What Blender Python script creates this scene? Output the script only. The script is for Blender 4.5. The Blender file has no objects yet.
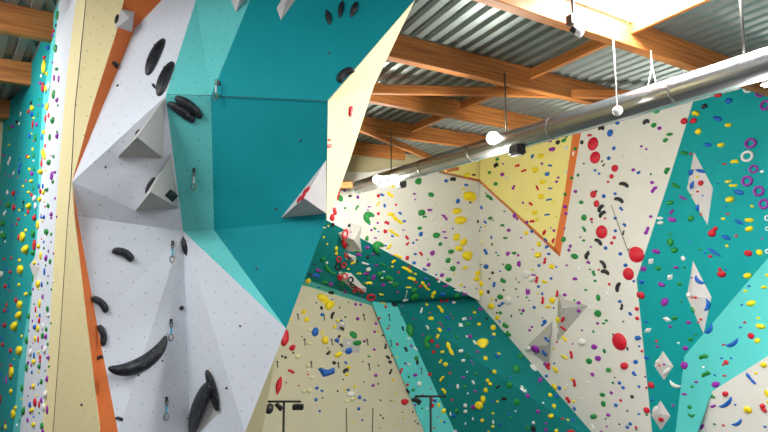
import bpy, bmesh, math, random
from mathutils import Vector, Matrix
from mathutils.bvhtree import BVHTree
from mathutils.geometry import tessellate_polygon
random.seed(7)
R = math.radians
scene = bpy.context.scene
COL = scene.collection
# ---------------------------------------------------------------- camera
F = 452.0
CAM = Vector((0, 0, 9.0))
PITCH = R(4.55)
cd = bpy.data.cameras.new('camera'); cam = bpy.data.objects.new('camera', cd); COL.objects.link(cam)
cam.location = CAM; cam.rotation_euler = (R(90) + PITCH, 0, 0)
cd.sensor_width = 36; cd.lens = 36 * F / 768; cd.clip_start = 0.05; cd.clip_end = 200
scene.camera = cam
cp, sp = math.cos(PITCH), math.sin(PITCH)
def ray(x, y):
    a = (x - 384) / F; b = (216 - y) / F
    return Vector((a, cp - b * sp, sp + b * cp))
def P(x, y, d):                      # point seen at (x, y) at forward distance d
    r = ray(x, y); return CAM + r * (d / r.y)
U = Vector((-.466, .885, 0)); V = Vector((.885, .466, 0))   # the building's two axes
def onplane(x, y, n, c):
    r = ray(x, y); return CAM + r * (c / n.dot(r))
BACK = lambda x, y, k=1: onplane(x, y, U, 17.85 * k)
SIDE = lambda x, y, k=1: onplane(x, y, V, 14.84 * k)
LN = Vector((.72, .69, 0))
LEFT = lambda x, y, k=1: onplane(x, y, LN, 1.2 * k)
def world(u, v, z): return U * u + V * v + Vector((0, 0, CAM.z + z))

# ---------------------------------------------------------------- materials
def s2l(c):
    return tuple((v / 255 / 12.92 if v / 255 <= .04045 else ((v / 255 + .055) / 1.055) ** 2.4) for v in c) + (1,)
def base(name, rgb, rough=.55, metal=0, noise=0, nscale=6, bump=0, spec=.5):
    m = bpy.data.materials.new(name); m.use_nodes = True
    nt = m.node_tree; b = nt.nodes['Principled BSDF']
    b.inputs['Base Color'].default_value = s2l(rgb); b.inputs['Roughness'].default_value = rough
    b.inputs['Metallic'].default_value = metal; b.inputs['Specular IOR Level'].default_value = spec
    if noise or bump:
        tc = nt.nodes.new('ShaderNodeTexCoord'); n = nt.nodes.new('ShaderNodeTexNoise')
        n.inputs['Scale'].default_value = nscale; n.inputs['Detail'].default_value = 5
        nt.links.new(tc.outputs['Object'], n.inputs['Vector'])
        if noise:
            mx = nt.nodes.new('ShaderNodeMix'); mx.data_type = 'RGBA'
            c = s2l(rgb)
            mx.inputs[6].default_value = tuple(v * (1 - noise) for v in c[:3]) + (1,)
            mx.inputs[7].default_value = tuple(min(1, v * (1 + noise)) for v in c[:3]) + (1,)
            nt.links.new(n.outputs['Fac'], mx.inputs[0]); nt.links.new(mx.outputs[2], b.inputs['Base Color'])
        if bump:
            bp = nt.nodes.new('ShaderNodeBump'); bp.inputs['Strength'].default_value = bump; bp.inputs['Distance'].default_value = .01
            nt.links.new(n.outputs['Fac'], bp.inputs['Height']); nt.links.new(bp.outputs['Normal'], b.inputs['Normal'])
    return m
def panel_mat(name, rgb, dot=.36, pitch=.2, rough=.7, chalk=.06, r=.036):
    """painted plywood drilled with a staggered grid of T-nut holes"""
    m = bpy.data.materials.new(name); m.use_nodes = True
    nt = m.node_tree; N = nt.nodes; L = nt.links; b = N['Principled BSDF']
    b.inputs['Roughness'].default_value = rough; b.inputs['Specular IOR Level'].default_value = .25
    uv = N.new('ShaderNodeUVMap'); uv.uv_map = 'UVMap'
    masks = []
    for off in (0, .5):
        sc_ = N.new('ShaderNodeVectorMath'); sc_.operation = 'MULTIPLY_ADD'
        sc_.inputs[1].default_value = (1 / pitch / 1.41, 1 / pitch / 1.41, 0); sc_.inputs[2].default_value = (off, off, 0)
        L.new(uv.outputs['UV'], sc_.inputs[0])
        fr = N.new('ShaderNodeVectorMath'); fr.operation = 'FRACTION'; L.new(sc_.outputs[0], fr.inputs[0])
        ds = N.new('ShaderNodeVectorMath'); ds.operation = 'DISTANCE'; ds.inputs[1].default_value = (.5, .5, 0)
        L.new(fr.outputs[0], ds.inputs[0])
        lt = N.new('ShaderNodeMath'); lt.operation = 'LESS_THAN'; lt.inputs[1].default_value = r
        L.new(ds.outputs['Value'], lt.inputs[0]); masks.append(lt)
    ad = N.new('ShaderNodeMath'); ad.operation = 'MAXIMUM'; L.new(masks[0].outputs[0], ad.inputs[0]); L.new(masks[1].outputs[0], ad.inputs[1])
    nz = N.new('ShaderNodeTexNoise'); nz.inputs['Scale'].default_value = 1.3; nz.inputs['Detail'].default_value = 6
    L.new(uv.outputs['UV'], nz.inputs['Vector'])
    c = s2l(rgb)
    mx = N.new('ShaderNodeMix'); mx.data_type = 'RGBA'
    mx.inputs[6].default_value = tuple(v * (1 - chalk) for v in c[:3]) + (1,)
    mx.inputs[7].default_value = tuple(min(1, v * (1 + chalk) + chalk * .04) for v in c[:3]) + (1,)
    L.new(nz.outputs['Fac'], mx.inputs[0])
    m2 = N.new('ShaderNodeMix'); m2.data_type = 'RGBA'
    m2.inputs[7].default_value = tuple(v * (1 - dot) for v in c[:3]) + (1,)
    L.new(ad.outputs[0], m2.inputs[0]); L.new(mx.outputs[2], m2.inputs[6]); L.new(m2.outputs[2], b.inputs['Base Color'])
    n2 = N.new('ShaderNodeTexNoise'); n2.inputs['Scale'].default_value = 60; L.new(uv.outputs['UV'], n2.inputs['Vector'])
    bp = N.new('ShaderNodeBump'); bp.inputs['Strength'].default_value = .15; bp.inputs['Distance'].default_value = .004
    L.new(n2.outputs['Fac'], bp.inputs['Height']); L.new(bp.outputs['Normal'], b.inputs['Normal'])
    return m
M = {
 'white': panel_mat('white_panel_paint', (220, 225, 233)),
 'offwhite': panel_mat('off_white_panel_paint', (230, 228, 220), dot=.25, r=.03),
 'beige': panel_mat('beige_panel_paint', (204, 198, 172), dot=.3, r=.03),
 'cream': panel_mat('cream_panel_paint', (236, 221, 168), dot=.4),
 'yellow': panel_mat('yellow_panel_paint', (252, 236, 150), dot=.2, r=.03),
 'orange': panel_mat('orange_panel_paint', (232, 126, 66), dot=.2),
 'teal': panel_mat('dark_teal_panel_paint', (0, 150, 158), dot=.25, chalk=.1, r=.03),
 'teal3': panel_mat('deep_teal_wall_paint', (0, 122, 122), dot=.15, chalk=.08, r=.03),
 'teal2': panel_mat('teal_wall_paint', (0, 156, 158), dot=.15, chalk=.08, r=.03),
 'aqua': panel_mat('light_turquoise_panel_paint', (104, 208, 204), dot=.45),
 'aqua2': panel_mat('pale_turquoise_panel_paint', (90, 204, 202), dot=.2, r=.03),
 'grey': base('grey_volume_paint', (184, 182, 178), .7, noise=.04, bump=.1),
 'vol': panel_mat('pale_grey_volume_paint', (210, 206, 204), dot=.2, r=.03),
 'plaster': base('plain_beige_wall_paint', (200, 190, 150), .9, noise=.03, nscale=2),
 'steel': base('galvanised_steel', (150, 160, 158), .45, .6, noise=.1, nscale=3),
 'duct': base('polished_spiral_duct_steel', (196, 198, 200), .24, .95, noise=.05, nscale=4),
 'dark': base('dark_metal', (34, 34, 38), .5, .3),
 'rod': base('zinc_plated_rod', (112, 112, 106), .4, .7),
 'bolt': base('bolt_steel', (90, 90, 92), .4, .8),
 'seam': base('dark_panel_joint', (70, 75, 78), .8),
 'sling': base('light_blue_sling', (60, 170, 200), .8),
 'gold': base('anodised_orange_metal', (205, 140, 70), .35, .6),
 'floor': base('grey_rubber_floor', (96, 98, 102), .9, noise=.1),
 'whiteplastic': base('white_plastic', (225, 225, 225), .5),
 'cord': base('white_cord', (215, 215, 210), .7),
 'rope': base('grey_rope', (110, 108, 95), .8),
}
HC = {'r': ((214, 14, 44), 'red'), 'g': ((24, 142, 60), 'green'), 'b': ((10, 98, 196), 'blue'), 'y': ((255, 224, 22), 'yellow'),
      'p': ((156, 40, 172), 'purple'), 'k': ((34, 36, 40), 'black'), 'w': ((238, 236, 232), 'white'), 'c': ((232, 226, 180), 'cream')}
for k, (rgb, nm) in HC.items():
    M['h' + k] = base(nm + '_hold_resin', rgb, .5, noise=.08, nscale=9, bump=.25)
def speckled():
    m = base('speckled_black_fibreglass', (30, 34, 40), .38, bump=.5, nscale=30)
    nt = m.node_tree; b = nt.nodes['Principled BSDF']
    tc = nt.nodes.new('ShaderNodeTexCoord'); n = nt.nodes.new('ShaderNodeTexNoise'); n.inputs['Scale'].default_value = 9; n.inputs['Detail'].default_value = 8
    nt.links.new(tc.outputs['Object'], n.inputs['Vector'])
    cr = nt.nodes.new('ShaderNodeValToRGB'); cr.color_ramp.elements[0].position = .55; cr.color_ramp.elements[0].color = s2l((20, 22, 28))
    cr.color_ramp.elements[1].position = .85; cr.color_ramp.elements[1].color = s2l((105, 110, 120))
    nt.links.new(n.outputs['Fac'], cr.inputs[0]); nt.links.new(cr.outputs[0], b.inputs['Base Color'])
    return m
M['fibre'] = speckled()
def wood():
    m = bpy.data.materials.new('glued_laminated_timber'); m.use_nodes = True
    nt = m.node_tree; N = nt.nodes; L = nt.links; b = N['Principled BSDF']; b.inputs['Roughness'].default_value = .6
    tc = N.new('ShaderNodeTexCoord'); mp = N.new('ShaderNodeMapping'); mp.inputs['Scale'].default_value = (.6, 14, 14)
    L.new(tc.outputs['UV'], mp.inputs['Vector'])
    n = N.new('ShaderNodeTexNoise'); n.inputs['Scale'].default_value = 1.2; n.inputs['Detail'].default_value = 6; L.new(mp.outputs[0], n.inputs['Vector'])
    cr = N.new('ShaderNodeValToRGB'); cr.color_ramp.elements[0].position = .3; cr.color_ramp.elements[0].color = s2l((150, 84, 34))
    cr.color_ramp.elements[1].position = .72; cr.color_ramp.elements[1].color = s2l((208, 134, 66))
    L.new(n.outputs['Fac'], cr.inputs[0])
    vo = N.new('ShaderNodeTexVoronoi'); vo.inputs['Scale'].default_value = 3.2; L.new(tc.outputs['UV'], vo.inputs['Vector'])
    lt = N.new('ShaderNodeMath'); lt.operation = 'LESS_THAN'; lt.inputs[1].default_value = .045; L.new(vo.outputs['Distance'], lt.inputs[0])
    mx = N.new('ShaderNodeMix'); mx.data_type = 'RGBA'; mx.inputs[7].default_value = s2l((92, 48, 22))
    L.new(lt.outputs[0], mx.inputs[0]); L.new(cr.outputs[0], mx.inputs[6]); L.new(mx.outputs[2], b.inputs['Base Color'])
    return m
M['wood'] = wood()
def emis(name, rgb, st):
    m = bpy.data.materials.new(name); m.use_nodes = True; nt = m.node_tree
    b = nt.nodes['Principled BSDF']; b.inputs['Base Color'].default_value = (.8, .8, .8, 1)
    b.inputs['Emission Color'].default_value = s2l(rgb); b.inputs['Emission Strength'].default_value = st
    return m
M['glow'] = emis('lit_lamp_lens', (255, 250, 225), 30)
M['skyglass'] = emis('daylit_skylight_glazing', (250, 252, 255), 30)

# ---------------------------------------------------------------- object helpers
def tag(o, label=None, cat=None, group=None, kind=None):
    if label: o['label'] = label
    if cat: o['category'] = cat
    if group: o['group'] = group
    if kind: o['kind'] = kind
    return o
def empty(name, loc=(0, 0, 0)):
    o = bpy.data.objects.new(name, None); o.empty_display_size = .1; o.location = loc; COL.objects.link(o); return o
def link(name, me, mat=None, parent=None, smooth=False):
    if mat is not None:
        me.materials.append(mat)
    if smooth:
        for p in me.polygons: p.use_smooth = True
    o = bpy.data.objects.new(name, me); COL.objects.link(o)
    if parent is not None:
        o.parent = parent; o.matrix_parent_inverse = Matrix.Translation(-Vector(parent.location))
    return o
def bm_obj(name, bm, mat=None, parent=None, smooth=False):
    me = bpy.data.meshes.new(name); bm.to_mesh(me); bm.free()
    return link(name, me, mat, parent, smooth)
FACETS = []            # (tri points, tag) for placing holds
def facet(name, pts, mat, parent=None, thick=.008, zone=None, tris=None, face_to=None, reg=True):
    """one plywood panel: polygon with a real thickness behind its face, metric UVs"""
    pts = [Vector(p) for p in pts]
    face_to = face_to or CAM
    n = Vector((0, 0, 0)); c = sum(pts, Vector()) / len(pts)
    for i in range(len(pts)):
        n += (pts[i] - c).cross(pts[(i + 1) % len(pts)] - c)
    n.normalize()
    if n.dot(face_to - c) < 0: pts.reverse(); n = -n
    bm = bmesh.new(); uvl = bm.loops.layers.uv.new('UVMap')
    fr = [bm.verts.new(p) for p in pts]; bk = [bm.verts.new(p - n * thick) for p in pts]
    for t in tessellate_polygon([pts]):
        a, b, c_ = t
        if (pts[b] - pts[a]).cross(pts[c_] - pts[a]).dot(n) < 0: b, c_ = c_, b
        bm.faces.new((fr[a], fr[b], fr[c_])); bm.faces.new((bk[a], bk[c_], bk[b]))
    for i in range(len(pts)):
        j = (i + 1) % len(pts); bm.faces.new((fr[j], fr[i], bk[i], bk[j]))
    if abs(n.z) < .95: ax = Vector((0, 0, 1)).cross(n).normalized()
    else: ax = Vector((1, 0, 0))
    ay = n.cross(ax)
    for f in bm.faces:
        for l in f.loops: l[uvl].uv = (l.vert.co.dot(ax), l.vert.co.dot(ay))
    if reg:
        for f in bm.faces:
            if all(v in fr for v in f.verts):
                FACETS.append(([v.co.copy() for v in f.verts], zone or name))
    return bm_obj(name, bm, mat, parent)
def box(bm, c, ax, ay, az, sx, sy, sz):
    vs = []
    for k in (-1, 1):
        for j in (-1, 1):
            for i in (-1, 1):
                vs.append(bm.verts.new(c + ax * (i * sx / 2) + ay * (j * sy / 2) + az * (k * sz / 2)))
    for q in ((0, 2, 3, 1), (4, 5, 7, 6), (0, 1, 5, 4), (2, 6, 7, 3), (0, 4, 6, 2), (1, 3, 7, 5)):
        bm.faces.new([vs[i] for i in q])
def frame(d):
    d = d.normalized(); a = Vector((0, 0, 1)) if abs(d.z) < .9 else Vector((1, 0, 0))
    x = a.cross(d).normalized(); return x, d.cross(x)
def tube(bm, pts, r, n=10, caps=True):
    rings = []
    for i, p in enumerate(pts):
        d = (pts[min(i + 1, len(pts) - 1)] - pts[max(i - 1, 0)])
        x, y = frame(d); rr = r[i] if isinstance(r, (list, tuple)) else r
        rings.append([bm.verts.new(p + x * (rr * math.cos(2 * math.pi * k / n)) + y * (rr * math.sin(2 * math.pi * k / n))) for k in range(n)])
    for a, b in zip(rings, rings[1:]):
        for k in range(n):
            bm.faces.new((a[k], a[(k + 1) % n], b[(k + 1) % n], b[k]))
    if caps:
        bm.faces.new(list(reversed(rings[0]))); bm.faces.new(rings[-1])
def tube_obj(name, pts, r, mat, parent=None, n=10, smooth=True):
    bm = bmesh.new(); tube(bm, [Vector(p) for p in pts], r, n)
    o = bm_obj(name, bm, mat, parent, smooth)
    return o
def beam(name, a, b, w, h, mat='wood', parent=None):
    """timber from a to b (centre of its underside), w wide, h high"""
    a = Vector(a); b = Vector(b); d = (b - a); L = d.length; d.normalize()
    s = Vector((0, 0, 1)).cross(d).normalized(); up = d.cross(s)
    bm = bmesh.new(); box(bm, (a + b) / 2 + up * h / 2, d, s, up, L, w, h)
    bmesh.ops.bevel(bm, geom=bm.edges[:], offset=.012, segments=1, affect='EDGES')
    uvl = bm.loops.layers.uv.new('UVMap')
    bm.normal_update()
    for f in bm.faces:
        for l in f.loops:
            q = l.vert.co - a
            l[uvl].uv = (q.dot(d), q.dot(up) + q.dot(s) * 1.0)
    return bm_obj(name, bm, M[mat], parent)

# ================================================================ SETTING
fl = bmesh.new(); box(fl, Vector((0, 9, -.1)), Vector((1, 0, 0)), Vector((0, 1, 0)), Vector((0, 0, 1)), 60, 50, .2)
tag(bm_obj('floor', fl, M['floor']), kind='structure')

# --- corrugated roof deck
ZD = 4.62
def deck(name, u0, u1, v0, v1, d=U, e=V, z=ZD, per=.34, dep=.09):
    """trapezoidal steel sheet, ribs along d"""
    bm = bmesh.new(); prof = []
    v = v0
    while v < v1:
        prof += [(v, 0), (v + per * .42, 0), (v + per * .52, dep), (v + per * .9, dep)]
        v += per
    prof.append((v, 0))
    rows = []
    for (pv, pz) in prof:
        rows.append([bm.verts.new(d * q + e * pv + Vector((0, 0, CAM.z + z + pz + t))) for q, t in ((u0, 0), (u1, 0))])
    for a, b in zip(rows, rows[1:]): bm.faces.new((a[0], b[0], b[1], a[1]))
    o = bm_obj(name, bm, M['steel'])
    md = o.modifiers.new('thickness', 'SOLIDIFY'); md.thickness = .006; md.offset = 1
    return o
ceil = deck('ceiling', 5.46, 18.4, -2.5, 15.2); tag(ceil, kind='structure')
for nm, a in (('near_right', (1.0, 5.46, 8.42, 15.2)), ('near_left', (1.0, 5.46, -2.5, 6.1)), ('front', (1.0, 2.5, 6.1, 8.42))):
    o = deck('ceiling', *a); o.parent = ceil; o.name = 'deck_sheet'
LD = Vector((-.69, .72, 0)); LE = Vector((.72, .69, 0))
# left bay of the roof, its ribs follow the left wall
o = deck('deck_sheet', 5.0, 30, -9, 1.35, LD, LE, z=ZD - .03); o.parent = ceil

# --- timber roof structure
for i, (u, lab) in enumerate(((5.46, 'large brown laminated roof beam beside the bright skylight'),
                    (8.12, 'wide laminated timber roof beam crossing behind the tower top, above the long thin brace'),
                    (10.92, 'laminated roof beam just behind the long horizontal brace, second from the back wall side'),
                    (13.8, 'laminated roof beam over the second lamp, behind the steep diagonal brace'),
                    (17.1, 'farthest laminated roof beam, close to the white back wall'))):
    v0 = {0: -2.4, 1: -2.4, 2: -4.5, 3: -6.5, 4: -8}[i]; v1 = {0: 14.8, 1: 12, 2: 12.3, 3: 12, 4: 10}[i]
    du = {0: 0, 1: 0, 2: .045, 3: .02, 4: -.02}[i]           # the far beams run slightly out of square
    o = beam('roof_beam', world(u + du * (v0 - 8), v0, 4.06), world(u + du * (v1 - 8), v1, 4.06), .2, .55)
    tag(o, lab, 'beam', 'laminated roof beams')
for j, (ua, ub, lab) in enumerate(((8.2, 5.56, 'short purlin between the skylight beam and the next beam'),
                   (10.85, 8.25, 'short purlin joining the two beams above the long brace'),
                   (13.7, 11.0, 'short purlin between the third and fourth roof beams'),
                   (5.36, 1.0, 'purlin at the right edge of the skylight'))):
    o = beam('purlin', world(ua, 8.38, 4.3), world(ub, 8.38, 4.3), .1, .26); tag(o, lab, 'beam', 'purlins')
o = beam('timber_brace', P(355, 93.5, 11.3), P(640, 99.5, 11.9), .14, .23)
tag(o, 'long thin nearly horizontal timber brace running above the hanging duct', 'beam')
o = beam('timber_brace', P(352, 128, 14.2), P(430, 160.5, 19.0), .14, .24)
tag(o, 'steep diagonal timber brace going down behind the far end of the duct', 'beam')
o = beam('timber_block', P(446, 172.5, 17.6), P(458.5, 170.5, 17.9), .14, .15); tag(o, 'short timber end just under the duct, on top of the yellow panel', 'beam')
o = beam('timber_block', P(338, 188.5, 17.4), P(352, 188.0, 17.6), .2, .25); tag(o, 'short orange timber end left of the duct end', 'beam')

# --- skylight
sk = empty('skylight', world(3.9, 7.0, ZD)); tag(sk, 'bright rectangular skylight between the roof beams', 'skylight')
bm = bmesh.new(); box(bm, world(3.95, 7.25, ZD + .3), U, V, Vector((0, 0, 1)), 2.85, 2.25, .03); bm_obj('glazing', bm, M['skyglass'], sk)
bm = bmesh.new()
for (cu, cv, su, sv) in ((5.33, 7.25, .07, 2.3), (2.6, 7.25, .07, 2.3), (3.95, 6.12, 2.8, .07), (3.95, 8.36, 2.8, .07)):
    box(bm, world(cu, cv, ZD + .08), U, V, Vector((0, 0, 1)), su, sv, .36)
bm_obj('frame', bm, M['whiteplastic'], sk)

# --- back wall
wb = facet('wall_back', [world(24.2, -11, -9), world(24.2, 15.4, -9), world(24.2, 15.4, 4.7), world(24.2, -11, 4.7)], M['plaster'], thick=.2, reg=False)
tag(wb, kind='structure')
wr = facet('wall_right', [world(24.4, 15.25, -9), world(1.5, 15.25, -9), world(1.5, 15.25, 4.7), world(24.4, 15.25, 4.7)], M['plaster'], thick=.2, reg=False)
tag(wr, kind='structure')
facet('upper_wall', [world(18.0, -9, 1.0), world(18.0, 15.2, 1.0), world(18.0, 15.2, 4.6), world(18.0, -9, 4.6)], M['plaster'], wb, thick=.1, reg=False)
def PB(l): return [BACK(*p) for p in l]
def PS(l): return [SIDE(*p) for p in l]
facet('panel', PB([(236, 170), (370, 172), (405, 165), (439, 171), (480, 180), (480, 301), (470, 296), (328, 221), (236, 172.5)]), M['offwhite'], wb, zone='white back wall')
facet('panel', PB([(439, 171), (440, 158), (480, 149), (480, 180)]), M['yellow'], wb, zone='yellow panel')
q = {'a': P(328, 221, 18.9), 'b': P(470, 296, 22.35), 'c': P(304, 279, 20.3), 'd': P(371, 301, 21.8), 'e': P(396, 303, 22.4),
     'h': P(466, 456, 19.4), 'i': P(434, 456, 19.4)}
facet('panel', [BACK(236, 172), q['a'], q['b'], q['e'], q['d'], q['c'], P(200, 250, 18.9)], M['teal3'], wb, zone='dark teal overhang')
facet('panel', [q['c'], q['d'], P(372, 306, 22.0), P(303, 285, 20.6), P(250, 268, 19.9), P(262, 265, 19.6)], M['aqua2'], wb, zone='dark teal overhang')
def plane3(a, b, c):
    n = (b - a).cross(c - a).normalized(); k = n.dot(a - CAM)
    return lambda x, y: onplane(x, y, n, k)
QB = plane3(P(303, 285, 20.6), P(372, 305.5, 22.0), q['i'])
facet('panel', [QB(*p) for p in ((303, 285), (372, 305.5), (434, 456), (160, 456), (200, 262), (250, 268))], M['beige'], wb, zone='beige back wall')
e2 = SIDE(476, 300); g2 = SIDE(610, 453)
QT = plane3(q['e'], e2, q['h'])
facet('panel', [q['d'] + Vector((0, .1, 0)), q['e'], q['h'], q['i']], M['aqua2'], wb, zone='narrow turquoise panel')
facet('panel', [q['e'], QT(470, 296), e2, g2, q['h']], M['teal3'], wb, zone='tall teal slope')
yt = empty('triangle_panel', P(262, 425, 17.6)); tag(yt, 'small yellow triangular panel at the foot of the beige wall, beside the light stand', 'panel')
facet('panel_face', [P(262, 391, 17.8), P(268, 430, 17.4), P(236, 402, 17.6)], M['yellow'], yt, thick=.1, zone='x')
facet('edge_strip', [P(262, 390, 17.75), P(268.6, 431, 17.3), P(266.6, 431, 17.3), P(261, 392, 17.7)], M['orange'], yt, thick=.1, zone='x')

# --- right wall panels
facet('panel', PS([(480, 180), (480, 149), (577, 100), (565, 190), (554, 250)]), M['yellow'], wr, zone='yellow panel')
facet('panel', PS([(577, 100), (586.5, 100), (573, 180), (560, 257), (553.5, 250), (565, 190)]), M['orange'], wr, zone='orange stripe')
facet('trim_strip', PS([(480, 179.5), (556, 249), (560, 257), (480, 183)]), M['orange'], wr, zone='orange stripe')
facet('trim_strip', PB([(439, 170.6), (480, 179.5), (480, 182), (439, 173)]), M['orange'], wb, zone='orange stripe')
foldA, foldB = SIDE(636.5, 279), SIDE(638, 293)
w1, w2 = SIDE(706, 60), SIDE(669, 180)
facet('panel', [SIDE(480, 182), SIDE(560, 257), g2, e2], M['offwhite'], wr, zone='white right wall')
facet('panel', [SIDE(560, 257), SIDE(573, 180), SIDE(590, 80), w1, w2, foldA, foldB, SIDE(656, 470), g2], M['offwhite'], wr, zone='white right wall')
def plane3(a, b, c):
    n = (b - a).cross(c - a).normalized(); k = n.dot(a - CAM)
    return lambda x, y: onplane(x, y, n, k)
a1, a2, a3 = SIDE(768, 258), SIDE(732, 300), SIDE(684.5, 356)
facet('panel', [w1, SIDE(775, 30), SIDE(850, 30), SIDE(850, 163), a1, a2, a3, SIDE(671, 470), SIDE(656, 470), foldB, foldA, w2], M['teal2'], wr, zone='teal right wall')
Q2 = plane3(a1, a3, SIDE(768, 356, .955))
facet('panel', [Q2(768, 258), Q2(850, 163), Q2(850, 308), Q2(768, 356), Q2(712, 391.5), Q2(684, 470), Q2(671, 470), Q2(684.5, 356)], M['aqua2'], wr, zone='turquoise corner panel')
Q3 = plane3(Q2(768, 356), Q2(712, 391.5), SIDE(740, 470, .97))
facet('panel', [Q3(768, 356), Q3(850, 308), Q3(850, 470), Q3(684, 470), Q3(712, 391.5)], M['offwhite'], wr, zone='white corner panel')

# --- left wall
wl = facet('wall_left', [onplane(5, 252, LN, 1.27) + Vector((0, 0, -9)), onplane(58, 252, LN, 1.27) + Vector((0, 0, -9)),
     onplane(58, 252, LN, 1.27) + Vector((0, 0, 4.7)), onplane(5, 252, LN, 1.27) + Vector((0, 0, 4.7))], M['plaster'], thick=.15, reg=False)
tag(wl, kind='structure')
seam = [(91, -60), (86, 0), (80, 60), (75, 108), (71, 180), (68, 216), (61, 324), (53, 432), (43, 560)]
wr_ = [(81, -60), (76, 0), (67, 72), (61, 144), (56, 216), (52, 288), (48, 360), (42, 432), (34, 560)]
wl_ = [(64, -60), (59, 0), (54.5, 50), (50, 90), (46.5, 112), (42.5, 160), (38.8, 216), (34.6, 270), (31.5, 300), (26, 360), (20, 432), (9, 560)]
tl_ = [(58, -60), (54, 0), (50.5, 50), (44, 90), (42, 112), (39, 160), (37, 216), (33, 270), (30, 300), (19.5, 360), (13, 432), (2, 560)]
PL = lambda l: [LEFT(*p) for p in l]
top = LEFT(tl_[0][0], -60); zt = CAM.z + 4.62
far = LEFT(-8, 252)
far = LEFT(9, 252); ff = P(-14, 252, far.y + 2.2)
facet('panel', [Vector((far.x, far.y, 0)), Vector((far.x, far.y, zt)), Vector((ff.x, ff.y, zt)), Vector((ff.x, ff.y, 0))], M['teal2'], wl, zone='left teal wall')
facet('panel', [Vector((far.x, far.y, 2)), Vector((far.x, far.y, zt)), Vector((top.x, top.y, zt))] + PL(tl_), M['teal2'], wl, zone='left teal wall')
facet('panel', PL(tl_ + wl_[::-1]), M['aqua2'], wl, zone='thin turquoise strip')
facet('panel', PL(wl_ + wr_[::-1]), M['white'], wl, zone='white left strip')
facet('panel', PL(wr_ + seam[::-1]), M['cream'], wl, zone='cream left strip')

# ================================================================ CLIMBING TOWER
def plane3(a, b, c):
    n = (b - a).cross(c - a).normalized(); k = n.dot(a - CAM)
    return lambda x, y: onplane(x, y, n, k)
tw = empty('climbing_tower', (-1.5, 6.2, 0)); tag(tw, 'huge faceted climbing tower in white, orange, cream and teal panels, in the foreground', 'climbing wall')
def D(p): return P(*p)
K = (72, 182, 5.4); E = (165.5, 96, 5.7); G = (183, 231, 6.3)
T0 = (86, 0, 6.45)
def S_(x, y): v = LEFT(x, y); return v
QW = plane3(D(K), D(E), D((196, 0, 6.35)))
seam3 = [S_(x + .6, y) for x, y in seam]
QC1 = plane3(D(K), LEFT(88, -20), P(124, 0, 6.15)); or1 = [(130, -40), (124, 0), (117, 30), (92, 108)]
or2 = [(200, -40), (162, 0), (135, 28), (102, 108)]
QC2 = plane3(D(K), P(53, 432, 6.6), P(100, 432, 5.75)); ol = [(74, 216), (86.5, 324), (100, 432), (112, 540)]
orr = [(77.5, 216, 5.6), (97, 324, 5.75), (118, 432, 5.8), (138, 540, 5.9)]
c1 = [seam3[0]] + seam3[1:5]
zc = 'cream tower panel'
facet('panel', [QC1(*p) for p in seam[:5]] + [D(K)] + [QC1(*p) for p in or1[::-1]], M['cream'], tw, zone=zc)
facet('panel', [QC2(*p) for p in seam[4:]] + [QC2(*p) for p in ol[::-1]] + [D(K)], M['cream'], tw, zone=zc)
facet('panel', [QC1(*p) for p in or1] + [D(K)] + [QW(*p) for p in or2[::-1]], M['orange'], tw, zone='orange tower stripe')
facet('panel', [D(K)] + [QC2(*p) for p in ol] + [D(p) for p in orr[::-1]], M['orange'], tw, zone='orange tower stripe')
A0 = (206, -40, 6.5); A1 = (196, 0, 6.35)
zw = 'white tower face'
facet('panel', [QW(*p) for p in or2] + [D(K), D(E), D(A1), QW(206, -40)], M['white'], tw, zone=zw)
facet('panel', [D(K), D(E), D(G)], M['white'], tw, zone=zw)
bl = (190, 432, 6.55); bl2 = (193, 540, 6.55)
facet('panel', [D(K), D(G), D(bl), D(bl2)] + [D(p) for p in orr[::-1]], M['white'], tw, zone=zw)
Bt = (266, -40, 6.5); B1 = (250, 0, 6.3); C1 = (211, 95.5, 5.9); C2 = (214, 230, 6.4)
N1 = (328, 101, 5.9); T1 = (415, 0, 6.3); T2 = (450, -40, 6.5); MM = (326.5, 219, 6.4); Z = (286, 328.5, 6.25)
za = 'light turquoise tower face'; zd = 'dark teal tower face'
facet('panel', [QW(206, -40), D(Bt), D(B1), D(C1), D(E), D(A1)], M['aqua'], tw, zone=za)
facet('panel', [D(E), D(C1), D(C2), D(G)], M['aqua'], tw, zone=za)
facet('panel', [D(G), D(C2), D(Z)], M['aqua'], tw, zone=za)
facet('panel', [D(Bt), D(T2), D(T1), D(N1), D(C1), D(B1)], M['teal'], tw, zone=zd)
facet('panel', [D(C1), D(N1), D(MM), D(C2)], M['teal'], tw, zone=zd)
facet('panel', [D(C2), D(MM), D(Z)], M['teal'], tw, zone=zd)
zs = 'cream side of the tower'
facet('panel', [D(T2), D(T1), D(N1), P(373, 88, 7.4), P(421, -30, 7.4)], M['cream'], tw, zone=zs) if False else None
facet('panel', [D(T1), D(N1), P(374, 86, 7.3)], M['cream'], tw, zone=zs)
facet('panel', [D(N1), P(374, 86, 7.3), P(350, 160, 7.1), P(334, 205, 6.7), D(MM)], M['cream'], tw, zone=zs)
W = (245, 432, 6.1); W2 = (268, 540, 6.05)
facet('panel', [D(G), D(Z), D(W)], M['white'], tw, zone='grey lower face of the tower')
facet('panel', [D(Z), D(W), D(W2), P(252, 540, 5.9)], M['white'], tw, zone='grey lower face of the tower') if False else None
facet('panel', [D(G), D(W), D(W2), D(bl2), D(bl)], M['white'], tw, zone='bright lower wedge of the tower')
facet('panel', [D(T2), D(T1), P(374, 86, 7.3), P(350, 160, 7.1), P(334, 205, 6.7), P(340, 180, 8.6), P(395, 0, 8.6), P(430, -40, 8.6)], M['cream'], tw, zone='x', face_to=Vector((20, 10, 9)))if False else None
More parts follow.
